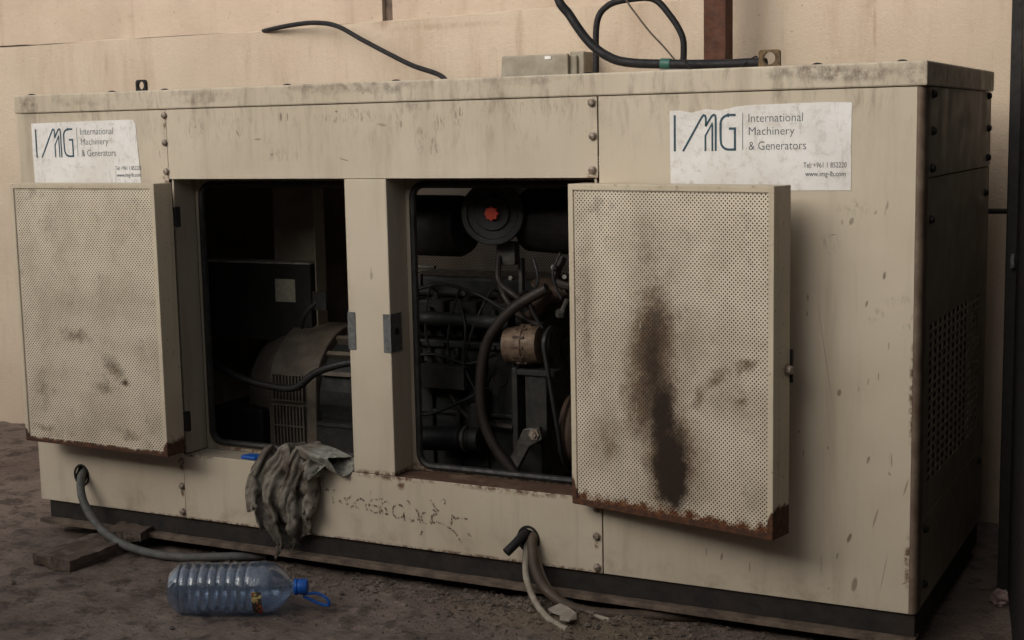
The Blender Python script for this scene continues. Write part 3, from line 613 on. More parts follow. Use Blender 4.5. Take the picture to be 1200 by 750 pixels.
# charging alternator
CA = obj('charging_alternator', (lambda q: q.lathe([(0,.035),(.004,.062),(.062,.066),(.064,.070),(.074,.070),(.076,.066),(.125,.062),(.13,.04)], (-1.445, .36, .632), (1,.06,.05), 24))(MB()), M_bronze, ENG, smooth=True)
for k in range(12):
    mb = MB(); a = 2*math.pi*k/12; mb.obox((-1.375, .364 + .064*math.cos(a), .636 + .064*math.sin(a)), (.020,0,0), (0,-.004*math.sin(a),.004*math.cos(a)), (0,.006*math.cos(a),.006*math.sin(a)))
    obj('cooling_rib', mb, M_brownm, CA)
mb = MB(); mb.lathe([(0,.050),(.006,.056),(.012,.042),(.018,.042),(.024,.056),(.030,.050)], (-1.300, .368, .640), (1,.06,.05), 22); obj('pulley', mb, M_blackmetal, CA, smooth=True)
mb = MB(); mb.box(-1.40,-1.26,.34,.40,.535,.555); mb.box(-1.375,-1.295,.35,.39,.30,.535); mb.box(-1.42,-1.40,.34,.42,.28,.56); obj('bracket', mb, M_iron2, ENG, bevel=.003)
mb = MB(); mb.prism([(-1.41,.26),(-1.36,.36),(-1.30,.37),(-1.29,.33),(-1.34,.30),(-1.385,.22)], XZ, .30, .325); obj('support_arm', mb, M_alu, ENG, bevel=.003)
mb = MB(); mb.lathe([(0,.02),(.006,.02),(.006,.012),(.014,.012)], (-1.318, .30, .345), (0,-1,0), 6); obj('arm_bolt', mb, M_bolt, ENG)
mb = MB(); mb.lathe([(0,.06),(.004,.125),(.02,.13),(.026,.118),(.034,.118),(.04,.13),(.05,.125)], (-1.265, .46, .33), (1,.1,0), 28); obj('crank_pulley', mb, M_brownm, ENG, smooth=True)
mb = MB(); P = [(-1.282, .368+.057*math.cos(R(a)), .64+.057*math.sin(R(a))) for a in range(0, 181, 20)] + [(-1.24, .46-.13*math.cos(R(a)), .33-.13*math.sin(R(a))) for a in range(0, 181, 20)]
P.append(P[0]); mb.tube(P, .009, 6, spline=False, caps=False); obj('fan_belt', mb, M_black, ENG, smooth=True)
mb = MB(); mb.lathe([(0,.03),(.05,.03),(.052,.05),(.06,.05)], (-1.345,.44,.78), (.3,-.2,1), 14); mb.tube([(-1.40,.44,.70),(-1.32,.40,.79),(-1.22,.38,.83)], .026, 12); obj('thermostat_housing', mb, M_brownm, ENG, smooth=True)
mb = MB(); mb.tube([(-1.205,.335,.80),(-1.225,.33,.755)], .009, 8); mb.lathe([(0,.016),(.02,.016)], (-1.228,.325,.745), (.2,-.3,1), 6); obj('drain_cock', mb, M_alu, ENG)
for k, (x, z, r) in enumerate([(-1.26,.90,.010),(-1.22,.87,.008),(-1.42,.86,.008),(-1.60,.80,.006)]):
    mb = MB(); mb.lathe([(0,r),(.015,r)], (x, .36, z), (0,-1,.2), 8); obj('fitting', mb, M_alu, ENG)
for k in range(7):
    x = -1.95 + .085*k; mb = MB(); mb.lathe([(0,.009),(.008,.009),(.012,.005)], (x, y0-.021, .118), (0,-1,0), 6); obj('sump_bolt', mb, M_iron2, ENG)
for k in range(6):
    x = -1.93 + .10*k; mb = MB(); mb.lathe([(0,.010),(.009,.010)], (x, y0-.019, .612), (0,-1,0), 6); obj('flange_bolt', mb, M_iron2, ENG)
for pts, r_ in (([(-1.97,.37,.82),(-1.85,.36,.80),(-1.70,.37,.83),(-1.55,.36,.80),(-1.44,.37,.74)], .006), ([(-1.97,.38,.58),(-1.86,.36,.575),(-1.72,.355,.585),(-1.60,.36,.56),(-1.48,.36,.60)], .005), ([(-1.90,.38,.40),(-1.78,.35,.37),(-1.66,.35,.41),(-1.55,.36,.47),(-1.50,.38,.55)], .007), ([(-1.64,.38,.78),(-1.60,.35,.68),(-1.61,.35,.56),(-1.56,.36,.45)], .005), ([(-1.33,.34,.93),(-1.31,.33,.86),(-1.34,.33,.78),(-1.30,.34,.70)], .006), ([(-1.24,.36,.95),(-1.26,.34,.88),(-1.23,.34,.80)], .005)):
    mb = MB(); mb.tube(pts, r_, 7); obj('wire', mb, M_black, ENG, smooth=True)
mb = MB(); mb.box(-1.62,-1.55,.39,.425,.42,.47); obj('fuel_filter_head', mb, M_iron2, ENG, bevel=.004)
mb = MB(); mb.lathe([(0,.030),(.004,.034),(.085,.034),(.095,.024)], (-1.585,.395,.325), (0,0,1), 18); obj('fuel_filter', mb, M_iron2, ENG, smooth=True)
# air cleaner with its rubber end and red wing nut, second drum behind it
ac = Vector((-1.475,.33,1.080)); ax = Vector((.72,.69,0)).normalized()
axf = Vector((.30,-.95,.02)).normalized()
mb = MB(); mb.lathe([(-.36,.085),(-.355,.100),(-.03,.103),(-.025,.108),(-.004,.108),(0,.104),(.001,.088),(-.006,.084),(-.006,.060),(.004,.056),(.004,.03)], ac, axf, 40); M_canister = plain('canister_black', (.034,.033,.031), (.022,.021,.02), .55, scale=18, spec=.4)
AC = obj('air_cleaner', mb, M_canister, ENG, smooth=True)
star = [( (.026 if k % 2 == 0 else .0195)*math.cos(2*math.pi*k/16), (.026 if k % 2 == 0 else .0195)*math.sin(2*math.pi*k/16)) for k in range(16)]
e1 = Vector((0,0,1)).cross(axf).normalized(); e2 = axf.cross(e1)
mb = MB(); mb.prism(star, lambda u, w, d: ac + axf*d + e1*u + e2*w, .004, .022); obj('wing_nut', mb, plain('red_plastic', (.80,.10,.05), (.68,.08,.04), .5, scale=40, bump=.05), AC, bevel=.002)
mb = MB(); mb.lathe([(0,.05),(.008,.098),(.03,.108),(.22,.108),(.245,.095),(.25,.04)], (-1.90,.50,1.025), (1,-.10,0), 32); obj('intake_drum', mb, M_canister, ENG, smooth=True)
mb = MB(); mb.lathe([(0,.05),(.01,.11),(.30,.12),(.31,.06)], (-1.42,.50,1.05), (1,-.15,.0), 28); obj('silencer', mb, M_blackmetal, ENG, smooth=True)
mb = MB(); mb.tube([(-1.70,.49,1.03),(-1.62,.46,1.035),(-1.52,.45,1.06)], .05, 14); obj('intake_elbow', mb, M_black, ENG, smooth=True)
for bx in ((-1.50,-1.43,.40,.44,.90,.98), (-1.44,-1.425,.442,.47,.80,.92), (-1.855,-1.78,.46,.475,.872,.884), (-1.87,-1.835,.455,.475,.81,.855)): mb = MB(); mb.box(*bx); obj('mounting_bracket', mb, M_alu, ENG, bevel=.003)
mb = MB(); mb.tube([(-1.49,.40,.93),(-1.47,.36,.85),(-1.40,.35,.80),(-1.36,.38,.76)], .010, 8); obj('breather_hose', mb, M_hose, ENG, smooth=True); mb = MB(); mb.tube([(-1.25,.40,.93),(-1.26,.36,.86),(-1.20,.35,.84)], .014, 8); obj('breather_hose', mb, M_hose, ENG, smooth=True)

# ------------------------------------------------------------------ electric alternator and control box in the left bay
M_altn = plain('alternator_paint', (.13,.105,.078), (.085,.067,.05), .7, scale=14)
ALT = thing('electric_alternator', (-2.3, .6, .036), 'dusty grey-brown alternator with slotted vent covers in the left bay', 'alternator')
cy, cz, rr = .66, .36, .27
mb = MB(); mb.lathe([(0,.10),(.02,.20),(.10,.235),(.16,.245)], (-2.64,cy,cz), (1,0,0), 40); obj('end_bell', mb, M_altn, ALT, smooth=True)
poly = [(cy + rr*math.cos(R(a)), cz + rr*math.sin(R(a))) for a in range(20, 161, 10)] + [(cy-rr*.98, .10), (cy+rr*.98, .10)]
mb = MB(); mb.prism(poly, lambda u, w, d: (d, u, w), -2.485, -2.27); HS = obj('housing', mb, M_altn, ALT, bevel=.006)
# vent cover: bars stand in front of a dark slot, on the housing's front face
fy = cy - rr*.98
for z0_, z1_ in ((.375,.465), (.20,.35)):
    mb = MB(); mb.box(-2.452,-2.318,fy-.004,fy-.001,z0_,z1_); V_ = obj('vent_slot', mb, M_black, HS)
    nb = 9
    for i in range(nb+1):
        mb = MB(); x = -2.452 + .134*i/nb; mb.box(x-.0028, x+.0028, fy-.010, fy-.004, z0_-.004, z1_+.004); obj('vent_bar', mb, M_altn, HS)
    for z in (z0_-.004, (z0_+z1_)/2, z1_+.004):
        mb = MB(); mb.box(-2.458,-2.312,fy-.0125,fy-.0102,z-.003,z+.003); obj('vent_rail', mb, M_altn, HS)
mb = MB(); mb.prism([(cy + (rr-.03)*math.cos(R(a)), cz + (rr-.03)*math.sin(R(a))) for a in range(0, 360, 12)], lambda u, w, d: (d, u, w), -2.268, -2.06); obj('stator_frame', mb, M_iron, ALT, bevel=.004)
for a in (100, 118, 136, 154):
    mb = MB(); q = Vector((0, math.cos(R(a)), math.sin(R(a)))); mb.obox(Vector((-2.165,cy,cz)) + q*(rr-.02), (.09,0,0), q*.02, Vector((0,-q.z,q.y))*.008); obj('cooling_fin', mb, M_altn, ALT)
mb = MB(); mb.box(-2.26,-2.04,fy-.01,fy+.10,.12,.30); mb.box(-2.255,-2.045,fy-.016,fy-.01,.285,.295); mb.box(-2.255,-2.045,fy-.016,fy-.01,.20,.206); obj('terminal_box', mb, M_iron2, ALT, bevel=.003)
mb = MB(); mb.box(-2.74,-2.50,fy-.02,cy,.08,.33); obj('foot_casting', mb, M_blackmetal, ALT, bevel=.01)
CB = thing('control_cabinet', (-2.6,.55,.40), 'dark steel control cabinet with a small pale label in the left bay', 'cabinet')
mb = MB(); mb.box(-2.95,-2.40,.58,.655,.56,.862); obj('casing', mb, plain('cabinet_grey', (.040,.037,.032), (.03,.027,.024), .5, scale=10), CB, bevel=.003)
mb = MB(); mb.box(-2.955,-2.395,.572,.656,.8625,.868); obj('lid', mb, plain('lit_lid', (.55,.52,.46), (.22,.20,.17), .5, scale=14), CB)  # pale lid colour paints the bright lit edge of the cabinet
mb = MB(); mb.box(-2.563,-2.470,.577,.5795,.715,.803); obj('label_plate', mb, plain('label_paper', (.50,.46,.34), (.36,.33,.25), .7, scale=60), CB)
mb = MB(); mb.tube([(-2.39,.50,.63),(-2.36,.48,.68),(-2.33,.50,.72),(-2.31,.52,.73)], .008, 8); mb.box(-2.335,-2.275,.50,.51,.70,.77); LB = obj('lifting_bracket', mb, M_iron2, ALT)
cab = obj('power_cable', (lambda q: q.tube([(-2.70,.33,.52),(-2.613,.27,.506),(-2.50,.25,.475),(-2.38,.25,.452),(-2.25,.245,.452),(-2.16,.25,.51),(-2.05,.26,.548),(-1.93,.30,.56)], .014, 10))(MB()), M_black, smooth=True)
tag(cab, 'black power cable sagging across the alternator in the left bay', 'cable')

# ------------------------------------------------------------------ things on the wall and on the roof
JB = thing('junction_box', (-1.82, 1.5, 1.52), 'grey weathered electrical box fixed to the wall above the roof', 'box')
M_jb = plain('box_grey', (.32,.285,.215), (.24,.205,.15), .65, scale=12)
mb = MB(); mb.box(-1.955,-1.625,1.36,1.503,1.50,1.645); mb.box(-1.665,-1.600,1.375,1.503,1.50,1.660); obj('casing', mb, M_jb, JB, bevel=.006)
mb = MB(); mb.prism([(-1.962,1.50),(-1.655,1.50),(-1.655,1.652),(-1.950,1.652)], XZ, 1.34, 1.36); LD = obj('cover', mb, M_jb, JB, bevel=.005)
mb = MB(); mb.box(-1.755,-1.727,1.336,1.3395,1.633,1.645); obj('tag', mb, M_vinyl, LD)
ps = thing('rusty_post', (-1.0,1.3,GZ), 'rusty brown square steel post rising behind the roof', 'post')
mb = MB(); mb.box(-1.055,-.968,1.245,1.33,GZ-.02,3.2); obj('shaft', mb, M_rustpost, ps, bevel=.004)
mb = MB(); mb.box(-1.12,-.90,1.20,1.38,GZ-.005,GZ+.012); obj('foot_plate', mb, M_rustpost, ps)
def cable(name, pts, r, mat, label, n=10):
    mb = MB(); mb.tube(pts, r, n, res=10); return tag(obj(name, mb, mat, smooth=True), label, 'cable')
RT = H + .066
M_cab = plain('cable_black', (.009,.009,.010), (.016,.015,.015), .6, scale=30, spec=.25)
cable('roof_cable', [(-1.34,.75,2.35),(-1.27,.45,2.02),(-1.215,.31,1.79),(-1.165,.30,1.71),(-1.10,.30,1.625),(-1.03,.30,1.575),(-.954,.30,1.555),(-.80,.30,1.545),(-.66,.30,1.540),(-.575,.29,1.540),(-.52,.28,1.538)], .0145, M_cab, 'thick black cable dropping from above and lying along the roof to the lifting eye')
cable('arched_cable', [(-1.385,1.0,RT),(-1.384,1.0,1.60),(-1.378,1.0,1.74),(-1.335,1.0,1.797),(-1.254,1.0,1.815),(-1.155,1.0,1.810),(-1.09,1.0,1.745),(-1.05,1.0,1.68),(-1.042,1.0,1.63),(-1.047,1.0,RT+.04)], .012, M_cab, 'black cable bent in an arch above the roof beside the rusty post')
cable('thin_wire', [(-1.30,.9,1.95),(-1.22,.9,1.804),(-1.185,.9,1.755),(-1.133,.9,1.690),(-1.08,.9,1.635),(-1.03,.88,1.585),(-.95,.8,RT+.006),(-.85,.70,RT+.004)], .0035, plain('wire_brown', (.10,.07,.05), (.07,.05,.035), .6), 'thin brown wire slanting down to the roof inside the arched cable', 6)
cable('binding_wire', [(-.78,.285,1.558),(-.74,.27,1.524),(-.66,.25,1.519),(-.60,.26,1.524),(-.57,.285,1.55),(-.555,.305,1.558),(-.565,.31,1.535)], .0022, M_blackmetal, 'thin wire twisted round the cable end near the lifting eye', 6)
cable('wall_cable', [(-3.262,1.512,1.825),(-3.20,1.48,1.828),(-3.05,1.44,1.838),(-2.90,1.40,1.838),(-2.76,1.36,1.815),(-2.60,1.31,1.747),(-2.45,1.27,1.683),(-2.30,1.22,1.625),(-2.15,1.17,1.582),(-2.07,1.10,1.545),(-2.02,1.02,RT+.012)], .0105, M_cab, 'black cable leaving the wall seam and slanting down to the roof')
mb = MB(); mb.lathe([(-.055,.012),(-.05,.020),(.045,.022),(.05,.014)], (-.93,.62,RT+.022), (1,.1,0), 12); cp = obj('grey_sleeve', mb, plain('sleeve_grey', (.30,.275,.23), (.20,.18,.15), .7, scale=30), smooth=True); tag(cp, 'short grey pipe sleeve lying on the roof beside the rusty post', 'pipe')
mb = MB(); mb.lathe([(-.016,.0165),(.016,.0165)], (-.842,.30,1.548), (1,0,-.05), 12); cp = obj('green_tape', mb, plain('tape_green', (.03,.11,.085), (.02,.08,.06), .5, scale=40), smooth=True); tag(cp, 'band of green tape wrapped round the thick roof cable', 'tape')

# ------------------------------------------------------------------ cables leaving the front panels
M_cond = plain('conduit_grey', (.115,.115,.105), (.075,.072,.065), .7, scale=24)
cable('grey_conduit', [(-3.06,.06,.125),(-3.045,.0,.122),(-3.02,-.045,.100),(-2.985,-.075,.045),(-2.93,-.09,-.015),(-2.84,-.11,-.065),(-2.73,-.12,-.095),(-2.61,-.115,GZ+.022),(-2.50,-.10,GZ+.020),(-2.38,-.04,GZ+.020),(-2.25,.04,GZ+.02)], .0150, M_cond, 'grey flexible conduit curving from the left hole to the ground', 12)
M_white = plain('cable_white', (.36,.31,.245), (.22,.18,.135), .65, scale=18)
M_brown = plain('cable_brown', (.085,.058,.038), (.055,.038,.026), .6, scale=18)
cable('white_cable', [(-1.205,.06,.075),(-1.195,-.01,.062),(-1.190,-.035,.02),(-1.175,-.06,-.03),(-1.125,-.11,-.075),(-1.055,-.17,-.100),(-.985,-.215,-.105),(-.955,-.235,-.104)], .0105, M_white, 'off-white cable hanging from the lower hole, the nearer of the two')['group'] = 'white cables from the lower hole'
cable('white_cable', [(-1.185,.06,.07),(-1.165,-.005,.055),(-1.15,-.02,.01),(-1.11,-.04,-.05),(-1.04,-.07,-.085),(-.96,-.09,-.100),(-.88,-.10,-.108)], .0075, M_white, 'thinner off-white cable running behind the brown cable')['group'] = 'white cables from the lower hole'
cable('brown_cable', [(-1.18,.06,.10),(-1.175,-.01,.088),(-1.165,-.035,.055),(-1.145,-.055,.0),(-1.10,-.075,-.05),(-1.03,-.085,-.085),(-.95,-.075,-.100),(-.86,-.045,GZ+.025),(-.76,.0,GZ+.022),(-.6,.06,GZ+.02)], .0165, M_brown, 'thick brown cable bending from the lower hole to the ground', 12)
cb = cable('cut_cable', [(-1.20,.06,.105),(-1.205,-.02,.096),(-1.215,-.055,.078),(-1.232,-.085,.055)], .0150, M_black, 'short black cut cable stub poking out of the lower hole', 12)

# ------------------------------------------------------------------ bottle
BT = thing('plastic_bottle', (-2.0,-.47,GZ), 'large clear ribbed plastic water bottle with blue cap lying on the ground', 'bottle')
o = Vector((-2.180,-.545,GZ+.084)); axb = Vector((.905,.425,.004)).normalized()
prof = [(.0,.004),(.001,.062),(.004,.072),(.012,.080),(.036,.099),(.045,.1038)]
h = .050
for k in range(8): prof += [(h,.1042),(h+.002,.1035),(h+.004,.0985),(h+.006,.0985),(h+.008,.1035),(h+.022,.1052)]; h += .0365
prof += [(.345,.1045),(.375,.1055),(.395,.1035),(.408,.099),(.425,.087),(.445,.067),(.463,.046),(.476,.031),(.484,.025),(.500,.0225)]
m = NT('clear_plastic'); p = m.pos()
gl = m.n('BsdfGlossy', {'Color': (.95,.97,1,1), 'Roughness': .10}); tr = m.n('BsdfTransparent', {'Color': (.62,.73,.88,1)}); df = m.n('BsdfDiffuse', {'Color': (.15,.20,.27,1)})
lw = m.n('LayerWeight', {'Blend': .42}); bn = m.bump(m.noise(p, 45, 4), .5, .006); m.set(gl.inputs['Normal'], bn); m.set(lw.inputs['Normal'], bn)
a1 = m.n('MixShader', {0: m.rng(m.noise(p, 20, 5), .3, .7, .16, .34), 1: tr.outputs[0], 2: df.outputs[0]})
a2 = m.n('MixShader', {0: m.rng(lw.outputs['Facing'], 0, 1, .04, .55, False), 1: a1.outputs[0], 2: gl.outputs[0]}); m.t.links.new(a2.outputs[0], m.out.inputs['Surface'])
BS, BR = .80, .765
mb = MB(); mb.lathe([(a*BS, b*BR) for a, b in prof], o, axb, 40, close=False)
for v in mb.v:
    d = v - o; t = d.dot(axb); rad = d - axb*t
    v += rad*(.05*noise.noise((v.x*9, v.y*9, v.z*9))) 
obj('bottle_body', mb, m.m, BT, smooth='all')
M_blue = plain('cap_blue', (.010,.10,.42), (.008,.075,.33), .4, scale=50, bump=.05)
mb = MB(); mb.lathe([(a*BS, b*.76) for a, b in [(.488,.031),(.490,.034),(.500,.034),(.502,.029),(.506,.029),(.508,.033),(.535,.033),(.540,.029)]], o, axb, 24); CP = obj('cap', mb, M_blue, BT, smooth=True)
e1 = Vector((0,0,1)).cross(axb).normalized(); e2 = axb.cross(e1)
mb = MB(); c0 = o + axb*.416
mb.tube([c0 + axb*.012 - e2*.020 - e1*.01, c0 + axb*.045 - e2*.022, c0 + axb*.075 - e2*.040, c0 + axb*.078 - e2*.060, c0 + axb*.050 - e2*.055, c0 + axb*.020 - e2*.040, c0 - e2*.030], .0048, 8); obj('cap_strap', mb, M_blue, CP, smooth=True)
m = NT('bottle_label'); p = m.ob()
c = m.mix(m.rng(m.noise(p, 55, 3), .42, .50), (.55,.42,.16), (.05,.045,.03)); c = m.mix(m.rng(m.noise(m.map(p, loc=(3,1,2)), 38, 2), .55, .60), c, (.42,.10,.05)); M_lab = m.fin(c, .45)
mb = MB(); V = []; F = []
for i in range(3):
    for k in range(11):
        a = R(-58 + 66*k/10); V.append(o + axb*(.272 + .015*i) + (e1*math.cos(a)*(-1 if e1.y > 0 else 1) + e2*math.sin(a))*.0822)
for i in range(2):
    for k in range(10): F.append((i*11+k, i*11+k+1, (i+1)*11+k+1, (i+1)*11+k))
mb.add(V, F); obj('paper_label', mb, M_lab, BT, smooth='all')

